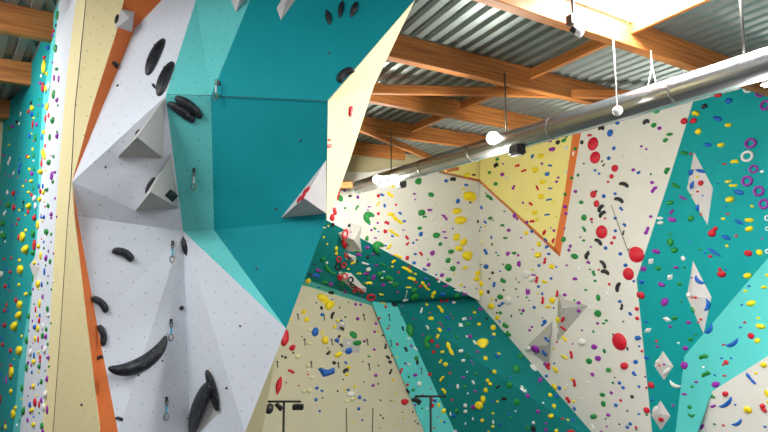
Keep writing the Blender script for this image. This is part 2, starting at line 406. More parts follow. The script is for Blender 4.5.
# back of the tower and its plinth down to the floor
facet('back_panel', [P(90, -30, 7.6), P(380, -30, 7.6), P(300, 216, 7.6), P(240, 560, 7.2), P(70, 560, 7.6)], M['plaster'], tw, zone='x', face_to=Vector((0, 40, 9)), reg=False)
bm = bmesh.new()
for (p) in (P(100, 540, 6.3), P(240, 540, 6.0)):
    tube(bm, [Vector((p.x, p.y, 0)), Vector((p.x, p.y, p.z + .6))], .12, 8)
bm_obj('support_post', bm, M['dark'], tw)
# joint line across the teal faces
def strip(a, b, r=.004, parent=tw, name='joint'): return tube_obj(name, [a, b], r, M['seam'], parent, 6)
strip(P(167, 94.5, 5.54), P(211, 95.5, 5.88)); strip(P(211, 95.5, 5.88), P(328, 101, 5.88))
sj = [QC1(*p) for p in seam[:5]] + [QC2(*p) for p in seam[5:]]
for a, b in zip(sj[:-1], sj[1:]): strip(a, b, .005)

# --- placing on the walls
def build_bvh():
    vs, fs = [], []
    for t, z in FACETS:
        k = len(vs); vs += t; fs.append((k, k + 1, k + 2))
    return BVHTree.FromPolygons(vs, fs)
bvh = build_bvh()
def hit(x, y):
    r = ray(x, y); loc, n, i, d = bvh.ray_cast(CAM, r.normalized())
    if loc is None: return None
    if n.dot(r) > 0: n = -n
    return loc, n, FACETS[i][1]

# --- volumes
def volume(base_px, apices, faces, mat, label, h=.2, name='climbing_volume', group=None):
    """plywood pyramid: base corners lie on the wall, apices stand out from it"""
    hs = [hit(*p) for p in base_px]
    vs = [q[0] - ray(*p).normalized() * .004 for p, q in zip(base_px, hs)]
    for ap in apices:
        q = hit(ap[0], ap[1]); hh = ap[2] if len(ap) > 2 else h
        r = ray(ap[0], ap[1]).normalized(); vs.append(q[0] - r * hh)
    bm = bmesh.new(); uvl = bm.loops.layers.uv.new('UVMap')
    bv = [bm.verts.new(v) for v in vs]
    fs = [bm.faces.new([bv[i] for i in f]) for f in faces]
    try: bm.faces.new([bv[i] for i in range(len(base_px))])
    except Exception: pass
    bmesh.ops.recalc_face_normals(bm, faces=bm.faces[:])
    for f in bm.faces:
        a = (f.verts[1].co - f.verts[0].co).normalized(); b_ = f.normal.cross(a)
        for l in f.loops: l[uvl].uv = (l.vert.co.dot(a), l.vert.co.dot(b_))
    for f in fs:
        v = [x.co.copy() for x in f.verts]
        for i in range(1, len(v) - 1): FACETS.append(([v[0], v[i], v[i + 1]], 'vol:' + label))
    o = bm_obj(name, bm, mat); tag(o, label, 'climbing volume', group); return o
TRI = [(0, 1, 3), (1, 2, 3), (2, 0, 3)]
QUAD = [(0, 1, 4), (1, 2, 4), (2, 3, 4), (3, 0, 4)]
g_ = 'grey pyramid volumes on the tower'
volume([(165, 98), (118, 157), (163, 158)], [(137, 137, .5)], TRI, M['grey'], 'upper grey pyramid volume below the two black holds on the white tower face', group=g_)
volume([(171.5, 153), (135, 211), (178.5, 208)], [(150.5, 192, .5)], TRI, M['grey'], 'lower grey pyramid volume with a square black hold on it', group=g_)
volume([(121, 9), (135, 12), (132, 32), (114, 30)], [(129, 18, .16)], QUAD, M['vol'], 'small white square volume on the orange stripe near the tower top')
volume([(228, -8), (250, -8), (236, 12.5)], [(240, -2, .16)], TRI, M['vol'], 'grey triangular volume at the top edge of the turquoise tower face')
volume([(289, -12), (304, -12), (281, 20), (276.5, 8)], [(285, 2, .1), (299, -10, .1)], [(0, 1, 5), (1, 2, 4, 5), (2, 3, 4), (3, 0, 5, 4)], M['vol'], 'slanting white wedge volume at the top of the dark teal tower face')
volume([(326.3, 160), (281, 218), (326.4, 213.5)], [(304, 198, .42)], TRI, M['vol'], 'lilac-grey pyramid volume with two red holds on the dark teal tower face')
volume([(209, 366), (194, 437), (222, 410), (217, 385)], [(208, 395, .12)], QUAD, M['vol'], 'small grey volume under the two long black holds at the tower foot')
volume([(694, 152), (687, 189), (707.5, 225), (713, 188)], [(693, 186, .13), (700, 187, .13)], [(0, 1, 4), (1, 2, 5, 4), (2, 3, 5), (3, 0, 4, 5)], M['vol'], 'upper tall kite-shaped grey volume on the teal right wall')
volume([(693, 261), (687, 297), (703.5, 333.5), (711.5, 297)], [(692, 295, .13), (700, 297, .13)], [(0, 1, 4), (1, 2, 5, 4), (2, 3, 5), (3, 0, 4, 5)], M['vol'], 'lower tall kite-shaped grey volume beside the pale turquoise panel')
volume([(663, 351), (654, 365.5), (664, 380), (673.5, 366)], [(663.5, 364, .12)], QUAD, M['vol'], 'upper small diamond-shaped grey volume low on the teal right wall')
volume([(660.5, 400.5), (651, 415), (661, 430), (670.5, 416)], [(661, 414, .12)], QUAD, M['vol'], 'lower small diamond-shaped grey volume low on the teal right wall')
volume([(552.5, 321), (525, 348), (549, 366)], [(548, 345, .45)], TRI, M['grey'], 'pointed grey triangular volume with blue holds next to the tall dark teal panel')
volume([(558, 292), (557, 342), (588, 305.5), (566, 300)], [(562, 308.5, .35)], QUAD, M['grey'], 'pointed grey triangular volume on the white right wall, upper right of its twin')
volume([(350, 222.5), (338, 233), (347, 251), (362, 252.5), (362, 226)], [(354, 240, .6)], [(0, 1, 5), (1, 2, 5), (2, 3, 5), (3, 4, 5), (4, 0, 5)], M['vol'], 'white volume with a red ring straddling the upper white back wall edge')
volume([(344, 252), (345, 259), (356, 263), (356, 256)], [(351, 257, .25)], QUAD, M['vol'], 'small white volume with a red ring, directly below the larger white volume')
volume([(339, 271.5), (338, 278), (352, 289), (366, 293), (366.5, 288), (351, 273)], [(345, 278, .3), (360, 288, .3)], [(0, 1, 6), (1, 2, 6), (2, 3, 7, 6), (3, 4, 7), (4, 5, 6, 7), (5, 0, 6)], M['vol'], 'long white volume carrying red and black rings on the dark teal overhang')
volume([(343, 338), (342, 352), (359, 353), (361, 340)], [(352, 345, .14)], QUAD, M['grey'], 'grey box volume with green and blue holds on the beige lower back wall')
volume([(336, 319), (335, 330), (344, 332), (346, 322)], [(341, 326, .12)], QUAD, M['grey'], 'small grey volume ringed by tiny holds on the beige lower back wall')
volume([(38, 253), (29.5, 265), (35, 281), (40, 268)], [(36, 266, .25)], QUAD, M['vol'], 'pale diamond volume at the edge of the left teal wall')
bvh = build_bvh()

# ================================================================ HOLDS
def smooth_me(bm, name):
    me = bpy.data.meshes.new(name); bm.to_mesh(me); bm.free()
    for p in me.polygons: p.use_smooth = True
    return me
def dome(sub=2, lump=0, seed=0, hz=.45, skew=(0, 0), name='dome', flat=0):
    rnd = random.Random(seed); bm = bmesh.new(); bmesh.ops.create_icosphere(bm, subdivisions=sub, radius=1)
    dirs = [(Vector((rnd.uniform(-1, 1), rnd.uniform(-1, 1), rnd.uniform(0, 1))).normalized(), rnd.uniform(-1, 1)) for _ in range(7)]
    for v in bm.verts:
        n = v.co.normalized(); k = 1 + lump * sum(a * max(0, n.dot(d)) ** 4 for d, a in dirs)
        x, y, z = n.x * .5 * k, n.y * .5 * k, max(n.z, -.12) * hz * k
        if flat: z = min(z, hz * flat + .1 * hz * n.x)
        v.co = Vector((x + skew[0] * max(z, 0), y + skew[1] * max(z, 0), z))
    return smooth_me(bm, name)
def sweep(path, rad, name, hz=1.0, n=8):
    bm = bmesh.new(); rings = []
    for i, (x, y) in enumerate(path):
        a = Vector(path[max(i - 1, 0)]); b = Vector(path[min(i + 1, len(path) - 1)]); t = (b - a).normalized(); s = Vector((-t.y, t.x))
        r = rad[i]; ring = []
        for k in range(n):
            an = 2 * math.pi * k / n; w = math.cos(an) * r; z = max(math.sin(an), -.3) * r * hz + r * .15
            ring.append(bm.verts.new((x + s.x * w, y + s.y * w, z)))
        rings.append(ring)
    for a, b in zip(rings, rings[1:]):
        for k in range(n): bm.faces.new((a[k], a[(k + 1) % n], b[(k + 1) % n], b[k]))
    bm.faces.new(list(reversed(rings[0]))); bm.faces.new(rings[-1])
    bmesh.ops.recalc_face_normals(bm, faces=bm.faces[:])
    xs = [v.co.x for v in bm.verts]; ys = [v.co.y for v in bm.verts]
    cx, cy, wx, wy = (max(xs) + min(xs)) / 2, (max(ys) + min(ys)) / 2, max(xs) - min(xs), max(ys) - min(ys)
    for v in bm.verts: v.co.x = (v.co.x - cx) / wx; v.co.y = (v.co.y - cy) / wy; v.co.z /= max(wy, .01)
    return smooth_me(bm, name)
def arc(n, a0, r=1): return [(r * math.cos(R(90 + a0 * (1 - 2 * i / (n - 1)))), r * math.sin(R(90 + a0 * (1 - 2 * i / (n - 1))))) for i in range(n)]
PROT = {
 'o': [dome(2, .05, 1, .42, name='round_knob'), dome(2, .12, 2, .38, name='round_knob')],
 'e': [dome(2, .06, 3, .36, (.2, 0), 'oval_hold')],
 'f': [dome(3, .03, 4, .24, (0, .1), 'domed_disc')],
 'j': [dome(2, .35, 5, .5, (.2, .3), 'jug_hold', .75), dome(2, .4, 8, .55, (-.2, .3), 'jug_hold', .7), dome(2, .38, 13, .5, (.1, -.2), 'jug_hold')],
 't': [dome(3, .6, 21, .5, (.1, .2), 'lumpy_hold')],
 's': [sweep([(-.5 + i / 8, .07 * math.sin(math.pi * i / 8)) for i in range(9)], [.06, .12, .15, .13, .12, .14, .16, .12, .05], 'sausage_hold'),
       sweep([(-.5 + i / 8, -.05 * math.sin(math.pi * i / 8)) for i in range(9)], [.05, .13, .17, .14, .10, .13, .14, .11, .05], 'sausage_hold')],
 'S': [sweep([(-.5 + i / 8, .12 * math.sin(math.pi * i / 8)) for i in range(9)], [.09, .14, .15, .15, .15, .15, .15, .14, .09], 'bean_hold')],
 'L': [sweep([(-.5 + i / 8, .03 * math.sin(math.pi * i / 8)) for i in range(9)], [.05, .1, .125, .135, .14, .135, .125, .1, .05], 'long_hold')],
 'l': [sweep([(-.5 + i / 8, .02 * math.sin(math.pi * i / 8)) for i in range(9)], [.01, .06, .1, .12, .13, .12, .1, .06, .01], 'lens_hold')],
 'C': [sweep([(.7 * x, .7 * y) for x, y in arc(13, 105)], [.26, .34, .4, .43, .45, .46, .46, .46, .45, .43, .4, .34, .26], 'kidney_hold')],
 'c': [sweep(arc(13, 62), [.05, .13, .2, .26, .3, .32, .33, .32, .3, .26, .2, .13, .05], 'crescent_hold')],
}
def torus():
    bm = bmesh.new(); rings = []
    for i in range(20):
        a = 2 * math.pi * i / 20; c = Vector((math.cos(a), math.sin(a), 0)); ring = []
        for k in range(8):
            b = 2 * math.pi * k / 8; ring.append(bm.verts.new(c * (.385 + .115 * math.cos(b)) + Vector((0, 0, .09 + .12 * math.sin(b)))))
        rings.append(ring)
    for i in range(20):
        a, b = rings[i], rings[(i + 1) % 20]
        for k in range(8): bm.faces.new((a[k], b[k], b[(k + 1) % 8], a[(k + 1) % 8]))
    bmesh.ops.recalc_face_normals(bm, faces=bm.faces[:])
    return smooth_me(bm, 'ring_hold')
PROT['n'] = [torus()]
def poly_me(name, vs, fs):
    me = bpy.data.meshes.new(name); me.from_pydata(vs, [], fs); me.update()
    bm = bmesh.new(); bm.from_mesh(me); bmesh.ops.recalc_face_normals(bm, faces=bm.faces[:]); bm.to_mesh(me); bm.free(); return me
PROT['d'] = [poly_me('diamond_hold', [(-.5, -.2, 0), (.1, -.5, 0), (.5, .2, 0), (-.1, .5, 0), (-.25, -.05, .3), (.25, .08, .35)],
             [(3, 2, 1, 0), (0, 1, 5, 4), (1, 2, 5), (2, 3, 4, 5), (3, 0, 4)])]
PROT['x'] = [poly_me('bow_hold', [(-.5, .38, 0), (-.22, -.5, 0), (.12, -.36, 0), (.5, -.1, 0), (.46, .5, 0), (0, .22, 0),
              (-.4, .3, .45), (-.2, -.34, .4), (.1, -.22, .4), (.4, 0, .45), (.38, .36, .5), (0, .12, .4)],
             [(0, 1, 2, 3, 4, 5), (6, 7, 8, 11), (8, 9, 10, 11), (0, 1, 7, 6), (1, 2, 8, 7), (2, 3, 9, 8), (3, 4, 10, 9), (4, 5, 11, 10), (5, 0, 6, 11)])]
def qd_me():
    bm = bmesh.new()
    box(bm, Vector((0, .38, .3)), Vector((1, 0, 0)), Vector((0, 1, 0)), Vector((0, 0, 1)), .9, .22, .5)
    box(bm, Vector((0, .05, .3)), Vector((1, 0, 0)), Vector((0, 1, 0)), Vector((0, 0, 1)), .5, .55, .15)
    for s in (-1, 1): box(bm, Vector((.3 * s, -.35, .3)), Vector((1, 0, 0)), Vector((0, 1, 0)), Vector((0, 0, 1)), .2, .3, .2)
    box(bm, Vector((0, -.47, .3)), Vector((1, 0, 0)), Vector((0, 1, 0)), Vector((0, 0, 1)), .8, .07, .2)
    me = bpy.data.meshes.new('small_quickdraw'); bm.to_mesh(me); bm.free(); return me
PROT['q'] = [qd_me()]
bmb = bmesh.new(); tube(bmb, [Vector((0, 0, 0)), Vector((0, 0, 1))], 1, 6)
BOLT = bpy.data.meshes.new('bolt'); bmb.to_mesh(BOLT); bmb.free(); BOLT.materials.append(M['bolt'])

def pose(x, y, w, h, ang, inset=.0):
    q = hit(x, y)
    if not q: return None
    loc, n, zone = q; d = (loc - CAM).length; a = R(ang)
    ppm = d / F / (ray(x, y).length / 1.0) * 1.0
    def pl(dx, dy):
        r = ray(x + dx, y + dy); t = n.dot(loc - CAM) / n.dot(r)
        return CAM + r * t - loc
    fwd = (loc - CAM).dot(Vector((0, cp, sp))); pp = fwd / F
    A = pl(math.cos(a) * .25, -math.sin(a) * .25) * 4; B = pl(-math.sin(a) * .25, -math.cos(a) * .25) * 4
    la = min(A.length, 3 * pp) * w; lb = min((B - A.normalized() * B.dot(A.normalized())).length, 3 * pp) * h
    X = A.normalized(); Y = n.cross(X).normalized()
    return loc, X, Y, n, la, lb, zone, pp
HOLDS = []
TXT = '''@640 72
rj 471 139 46 24 0
bj 536 173 38 30 0
ys 336 249 44 34 -10
gj 102 238 34 20 0
rj 267 294 42 34 0
rj 322 292 44 28 10
yj 352 357 38 34 0
be 464 279 60 28 -20
yj 530 320 36 28 -10
gj 85 318 30 24 20
po 117 337 28 24 0
gj 177 375 36 20 0
gj 155 408 32 20 30
wn 651 100 62 54 0
pn 727 124 68 62 0
pn 754 200 66 66 0
pn 665 428 74 64 0
ks 389 205 34 30 20
ks 38 297 42 30 20
@640 144
po 8 14 18 16 0
po 38 31 18 14 0
be 406 5 50 26 -10
yj 486 8 38 30 0
gs 264 54 50 24 -15
rs 306 60 20 14 0
wn 646 74 80 70 0
bo 472 100 12 10 0
rs 507 120 28 14 5
ys 569 106 52 26 5
pn 683 151 60 54 0
wo 731 165 24 18 0
bo 632 153 14 12 0
bl 307 170 44 26 50
bl 364 162 70 22 -15
yo 341 196 22 16 0
ro 364 234 38 34 0
bl 313 247 54 20 70
ro 345 285 20 14 0
bo 377 310 12 12 0
bl 347 383 46 22 85
ro 366 421 18 16 0
gs 162 160 46 28 60
go 65 181 14 14 0
po 73 231 26 20 0
ps 84 273 50 22 50
gs 215 251 54 26 -25
ps 257 323 50 18 -25
gj 181 354 38 28 0
ps 191 406 36 20 50
ws 46 84 36 14 0
ys 529 225 44 18 10
ys 560 249 52 20 0
bo 467 236 14 12 0
yj 540 335 46 40 0
be 592 290 66 30 -15
pn 645 222 72 66 0
pn 714 282 70 66 0
pn 745 360 66 66 0
yo 673 373 24 18 0
bo 515 373 14 14 0
rs 527 421 26 12 0
go 304 306 14 12 0
@640 216
po 65 3 24 20 0
wj 120 14 34 20 -10
wj 122 42 34 22 0
pj 197 22 48 26 -20
gj 307 14 38 32 0
ps 42 88 54 24 65
yo 498 16 28 16 0
bl 594 36 66 22 -25
yj 655 26 50 28 -10
yj 657 79 44 34 10
wn 764 12 34 36 0
wn 764 76 26 26 0
wn 764 212 26 28 0
rj 453 76 32 24 0
rj 434 103 48 40 10
bl 517 128 64 26 -25
ro 577 119 20 18 0
gj 186 156 34 46 0
go 183 108 20 14 0
gj 207 206 34 38 -20
bo 297 152 16 10 0
pj 99 212 52 26 -15
rf 0 228 44 72 0
yo 522 179 26 18 0
bl 444 216 106 20 -32
go 359 199 22 18 0
bo 391 222 18 14 0
rj 422 242 28 16 0
wd 65 272 46 34 30
we 259 254 26 34 20
rj 652 223 52 34 -15
ye 717 218 44 36 -40
po 733 134 18 12 0
pj 22 316 38 28 20
gj 113 314 32 24 0
ps 216 309 28 18 0
go 266 308 20 14 0
wd 180 367 46 34 30
bj 10 395 30 26 0
pj 129 412 40 26 -30
gj 238 408 28 22 -20
rj 480 318 22 18 0
rj 495 348 48 36 -10
bo 518 322 14 12 0
yj 646 359 44 36 0
bo 654 420 22 14 0
yo 762 355 24 20 0
yj 745 428 32 20 0
bc 353 388 74 34 -38
po 309 370 12 12 0
@640 288
ro 10 44 42 46 0
pj 149 86 36 54 -20
go 248 82 16 16 0
gj 209 179 32 22 0
wd 161 188 58 28 -28
wd 48 254 52 28 20
bo 38 205 22 16 0
pj 294 206 30 18 0
po 180 231 24 18 0
go 334 283 20 16 0
gj 306 307 30 20 0
ro 100 319 20 16 0
po 105 350 24 16 0
wo 230 330 16 14 0
pj 274 361 34 24 10
ro 11 379 18 16 0
bj 42 418 28 20 0
wo 290 40 22 30 0
ro 313 58 12 12 0
ro 333 57 22 16 0
gs 317 130 44 18 -60
bc 405 103 74 36 80
ro 366 188 20 16 0
ro 351 205 14 14 0
bc 417 251 70 34 48
yo 632 18 26 16 0
ye 749 10 40 26 0
bo 611 100 18 14 0
yj 669 94 48 36 10
yo 711 180 26 16 0
ro 628 206 22 14 0
bo 602 236 18 14 0
yj 725 232 48 34 -20
rj 669 288 38 34 -20
ye 704 316 40 30 10
rs 502 341 22 12 0
bc 556 334 86 34 30
gs 383 412 56 28 12
bo 489 421 20 14 0
bo 547 421 16 14 0
bo 4 300 10 14 0
@640 360
we 108 10 34 26 30
ro 116 32 14 14 0
po 144 25 22 12 0
we 160 68 56 28 48
ro 67 150 42 42 0
ro 38 166 16 14 0
wc 209 150 76 30 -28
pj 271 31 34 42 0
wo 380 44 18 14 0
gs 397 85 56 28 25
bo 448 91 16 14 0
ro 518 14 32 32 0
ro 500 29 18 16 0
rs 507 95 26 12 0
ps 339 132 22 16 0
pj 459 145 42 32 15
go 314 160 20 20 0
ps 267 205 28 16 -10
bo 72 240 20 16 0
po 199 274 20 18 0
ro 40 301 38 40 0
go 298 282 28 26 0
gc 308 332 44 24 -10
go 40 330 18 12 0
we 93 299 54 30 55
ro 126 356 34 26 0
rj 514 204 32 32 0
gs 439 220 30 20 -35
ps 440 276 34 20 20
bc 519 260 98 34 38
bo 572 268 14 14 0
bs 665 112 92 20 -50
yo 694 80 24 16 0
yj 746 28 34 30 0
yj 651 298 44 38 0
rs 741 288 58 34 -70
yj 761 200 26 42 0
yo 766 252 18 18 0
go 447 385 18 14 0
rs 501 391 22 12 -15
bc 585 379 70 30 30
ps 373 400 34 22 55
bo 749 401 18 16 0
ko 31 100 12 12 0
@512 108
ko 420 206 22 28 0
rs 467 164 28 18 0
rf 486 215 62 82 0
rf 499 297 60 74 0
bj 592 149 28 38 0
bo 632 90 28 22 0
bo 612 242 24 26 0
bo 580 301 22 24 0
rf 617 362 40 42 0
ro 598 410 28 30 0
ks 541 320 16 10 60
ks 550 342 22 12 60
ko 430 334 12 10 0
bo 499 374 20 16 0
bo 523 394 18 16 0
po 728 371 24 22 0
bs 760 387 24 18 30
wo 659 286 26 22 0
go 396 403 18 20 0
go 359 419 24 20 0
go 379 244 24 22 0
we 368 272 14 30 0
gj 312 195 28 22 20
ko 275 206 26 30 0
ps 231 201 18 12 0
we 325 242 20 28 -30
go 328 174 16 12 0
pj 241 249 34 26 0
bs 123 290 26 16 60
yj 173 291 34 28 0
po 179 334 16 18 0
bs 229 345 24 16 -10
bj 212 397 24 26 0
yj 141 371 38 30 0
rs 33 346 30 16 15
rs 71 376 34 14 20
rs 30 286 34 12 5
po 278 418 18 16 0
we 324 385 16 24 0
ks 538 120 34 30 0
ko 75 265 20 20 0
@512 180
yj 188 10 34 24 0
po 267 10 20 16 0
rl 152 46 40 12 -65
bs 229 50 28 12 0
yj 175 99 36 28 0
bs 222 118 38 12 10
po 66 136 14 18 0
rl 113 143 34 16 -40
yj 139 196 30 24 0
yo 148 238 22 20 0
bs 211 208 34 12 5
go 319 85 20 22 0
po 318 160 24 24 0
po 324 201 24 20 0
po 381 69 24 22 0
rs 122 248 28 18 0
rl 194 315 38 18 60
rl 247 364 38 16 70
po 252 303 18 20 0
bo 233 288 10 10 0
po 317 290 10 16 0
gj 310 358 24 34 0
yj 87 317 26 24 0
bs 120 308 18 20 60
bs 202 359 26 14 -40
bs 210 401 26 18 30
yj 163 384 30 28 -40
pj 17 214 22 28 0
po 31 233 14 20 0
pj 91 254 16 20 0
ps 10 44 30 16 60
po 56 346 12 12 0
po 350 396 20 22 0
po 342 420 20 22 0
po 125 416 12 10 0
yo 250 133 14 12 0
yo 263 218 16 10 0
gj 416 133 28 20 0
rf 488 86 38 44 0
ko 505 68 14 16 0
bo 551 97 26 26 0
ks 531 168 54 26 55
rf 507 142 34 42 0
ks 541 202 54 26 45
gj 434 225 32 34 0
ro 477 235 20 20 0
ko 479 253 12 10 0
ro 558 231 14 14 0
rf 538 312 68 80 0
gs 433 294 36 18 -60
po 409 343 12 12 0
go 430 363 20 16 0
ks 521 369 56 26 -40
po 473 401 14 14 0
ko 456 430 18 12 0
bo 562 408 24 24 0
ro 614 346 22 22 0
ro 598 378 22 20 0
bo 620 305 20 20 0
bo 620 229 22 20 0
bs 656 173 28 18 -50
bs 675 269 24 18 -40
bo 619 82 22 18 0
ks 644 118 60 28 -25
ks 674 26 60 28 -20
ro 577 11 16 16 0
ks 668 317 30 12 70
rf 743 428 80 56 0
ko 699 416 12 10 0
@512 252
rf 748 22 90 84 0
bo 681 79 26 24 0
rf 699 132 66 76 0
bo 732 175 20 16 0
bj 650 12 20 22 -40
ks 450 20 44 26 65
ks 549 72 58 24 -55
ks 561 119 54 28 -20
ks 635 209 62 26 75
ks 659 329 40 20 80
bj 648 296 24 18 0
bs 710 371 26 18 -45
rs 761 256 22 38 0
ro 749 341 26 26 0
ro 752 398 26 26 0
gj 380 26 38 30 -20
ps 458 62 24 18 -20
go 468 104 16 12 0
gs 491 128 36 20 -70
ro 520 106 14 14 0
go 499 173 22 16 0
ro 584 193 18 18 0
go 442 228 18 16 0
ge 517 274 26 42 0
gj 520 367 34 38 0
go 566 411 24 16 0
go 550 428 22 14 0
po 513 428 20 16 0
ps 378 161 28 20 0
po 317 257 26 22 0
po 401 306 28 26 0
po 401 352 26 24 0
rs 272 250 44 16 85
yo 284 287 14 12 0
yj 245 289 30 36 0
yj 276 408 24 34 0
rs 305 404 36 20 65
go 375 290 14 14 0
wc 298 350 36 12 60
wc 472 334 40 16 -40
ws 570 248 30 10 -55
wo 470 292 26 12 0
wo 404 100 22 40 0
yj 158 20 34 36 0
bo 220 11 24 16 0
rs 198 53 40 18 80
bo 162 81 18 20 0
yj 240 89 32 28 -30
bo 266 89 14 10 0
yo 121 107 20 12 0
rs 149 166 44 18 80
wj 88 130 46 40 30
wj 122 164 40 34 30
ps 130 138 26 16 0
bo 235 158 18 18 0
ys 196 179 38 20 -15
bo 159 207 18 18 0
ps 97 238 24 42 0
rs 185 290 46 18 85
bo 182 251 18 16 -30
yo 153 250 14 12 0
ys 218 328 32 20 -10
bo 134 332 20 20 0
bo 250 335 12 12 0
pj 68 350 18 20 0
go 44 348 12 12 0
go 57 370 16 14 0
go 88 272 14 12 0
go 25 222 18 12 0
go 41 181 14 12 0
ps 43 71 22 36 -20
gj 16 6 24 16 0
po 37 20 16 16 0
po 36 269 10 10 0
po 103 291 10 10 0
po 25 161 10 10 0
ps 329 80 16 12 0
bj 197 418 26 22 30
po 182 394 10 10 0
ko 668 417 12 12 0
@512 324
bs 187 4 28 16 30
rs 307 26 42 16 -35
we 272 40 14 34 0
ys 315 89 40 18 -40
ro 270 108 12 16 0
ys 313 197 46 16 -30
rs 357 184 50 18 -80
bs 211 94 40 18 -45
bs 195 174 42 18 -45
pj 143 148 44 46 0
wj 98 148 26 32 0
ws 125 172 20 24 0
ps 204 246 40 20 -50
rs 220 252 42 24 85
bo 254 236 14 12 0
yj 263 275 46 22 -45
bo 207 311 20 20 0
yo 248 149 16 12 0
po 364 119 10 14 0
po 420 37 14 12 0
go 487 45 14 18 0
we 128 262 26 50 15
pj 169 338 24 32 -20
gj 52 192 28 26 0
gj 27 270 40 36 0
wd 60 384 26 36 -10
wd 77 400 26 26 30
ys 256 376 42 22 -50
bs 286 384 26 20 -60
yo 317 388 18 14 0
rs 375 354 52 18 -82
yo 357 331 20 18 0
po 107 38 18 18 0
po 120 17 14 16 0
pj 497 136 30 28 0
pj 520 205 30 30 0
gj 466 221 30 32 0
po 484 302 22 28 0
ge 554 162 20 30 0
gj 580 277 28 26 -30
rf 645 106 84 106 0
ko 693 148 12 28 0
ko 606 62 12 12 0
rj 676 253 40 46 0
bj 755 84 30 30 0
bo 763 134 14 14 0
bj 743 227 28 24 20
bs 734 298 34 22 -50
bo 645 353 22 24 0
bo 667 382 22 22 0
bo 762 375 16 18 0
go 606 352 18 16 0
ko 617 320 12 10 0
po 596 412 20 22 0
gj 544 424 32 24 0
wj 422 110 40 40 -30
ws 468 285 22 14 -70
ws 457 348 26 12 -40
wo 332 366 16 16 0
yo 200 40 14 10 0
@512 360
bs 207 96 18 18 30
yj 231 211 24 20 0
bs 267 217 20 24 0
yj 252 279 22 28 0
rj 303 354 16 12 0
yj 234 337 32 30 0
yo 336 359 20 14 0
bs 368 362 26 14 0
rs 338 238 44 22 -55
yo 370 248 24 16 0
bs 375 291 24 18 -50
yj 268 424 24 20 -40
rj 356 428 44 20 0
ps 204 379 18 12 0
ps 204 418 18 30 -20
ps 95 215 22 30 30
ps 157 309 26 26 -30
gj 30 252 38 38 0
wo 187 258 14 14 0
wo 22 307 14 10 0
kj 129 412 32 40 0
wo 129 376 20 20 0
go 94 405 18 30 0
gj 545 211 34 38 0
gj 550 262 32 30 -30
gj 491 339 36 30 0
po 578 330 30 22 0
go 562 352 14 14 0
bo 623 271 24 24 0
ro 652 242 18 18 0
ks 722 220 20 26 0
ko 692 305 14 12 0
bs 762 324 16 14 0
bo 709 383 22 22 0
bo 692 403 22 20 0
ro 745 404 16 18 0
ko 746 418 14 10 0
ko 644 385 14 12 0
po 568 398 14 12 0
po 537 428 18 12 0
ws 484 398 32 12 -60
wo 602 402 14 10 0
wo 420 233 20 12 0
rj 228 36 20 18 0
@384 144
yj 498 187 32 26 0
kj 538 186 20 14 0
ks 413 211 32 26 0
bo 373 221 24 22 0
gj 207 224 40 34 0
bs 492 246 24 16 -15
yo 476 269 20 16 0
yt 514 318 84 60 -20
ko 517 351 16 12 0
bj 444 342 22 26 0
ks 612 297 12 8 -60
gs 633 320 48 20 -35
bs 586 381 20 16 -60
go 723 404 14 12 0
gj 671 239 26 20 0
pj 713 182 20 20 0
go 633 171 20 20 0
po 714 119 14 12 0
ks 674 127 28 26 30
go 680 91 24 20 0
gt 282 306 38 28 -20
po 182 299 18 14 0
po 187 333 14 10 0
ps 275 396 30 18 0
yj 435 404 46 38 0
ps 356 428 26 12 0
gt 226 414 44 40 0
ro 72 365 14 16 0
ys 37 304 50 22 -40
bo 4 370 16 26 0
yj 40 422 40 22 0
bs 96 415 22 16 -40
yo 52 255 22 16 0
ws 305 266 36 14 10
ws 305 356 34 16 15
wo 735 204 24 16 0
@384 216
ys 80 24 84 24 -38
bo 122 31 22 16 0
rs 17 41 32 20 -20
ps 369 12 34 16 -45
gs 244 4 26 14 0
yj 456 28 60 52 0
ko 563 33 12 22 0
bs 608 37 22 16 -45
gj 639 14 22 20 0
ko 657 27 10 8 0
yo 605 63 16 12 0
bo 581 68 14 10 0
ko 574 88 10 14 0
bo 413 75 12 12 0
gj 216 72 26 18 0
ps 117 84 20 10 0
rs 8 92 22 28 0
ys 60 103 76 20 -32
bo 51 121 20 16 0
bj 222 108 24 26 0
gj 312 117 36 36 0
ps 362 95 22 14 0
ps 370 131 24 14 0
yj 436 127 38 40 0
yj 479 156 46 38 20
bs 645 128 20 12 80
po 748 85 24 22 0
gs 711 56 24 16 0
gs 729 131 26 16 0
rs 138 130 32 18 -50
po 196 144 16 12 0
rs 141 166 24 16 40
bo 177 161 16 18 0
gj 338 168 22 22 0
ko 648 169 12 20 20
yj 447 196 40 36 -20
gj 400 215 30 28 0
ys 32 184 44 18 45
bo 10 178 18 12 0
pj 291 222 28 28 0
yj 502 238 60 52 -20
bs 611 214 40 18 -60
bo 673 220 14 12 0
go 687 236 16 12 0
pj 747 225 22 22 30
bo 188 228 22 16 0
rs 222 226 30 16 -50
ys 84 241 60 18 -22
rj 140 250 24 24 30
go 263 259 12 10 0
gj 385 266 30 28 0
po 444 280 18 16 0
bo 180 281 26 22 0
pj 268 292 24 22 0
ko 582 292 10 8 0
bj 616 303 24 26 0
ko 714 290 10 14 0
yj 486 311 28 20 0
gj 414 316 34 28 -20
bs 244 321 28 18 -20
gj 751 307 34 40 0
bo 696 331 12 12 0
ko 652 340 18 20 0
yj 564 343 32 28 0
yo 420 349 18 12 0
pj 349 354 26 22 0
bo 312 352 14 12 0
yj 557 375 34 28 0
ko 633 376 12 12 0
gj 386 384 30 26 0
gs 717 388 34 28 -30
bs 662 411 34 18 80
yj 581 405 36 30 -30
yo 462 412 20 16 0
po 483 426 16 10 0
yo 590 160 16 12 0
po 45 234 14 10 0
ys 58 272 32 16 35
yo 50 303 18 12 0
ys 140 321 72 20 -30
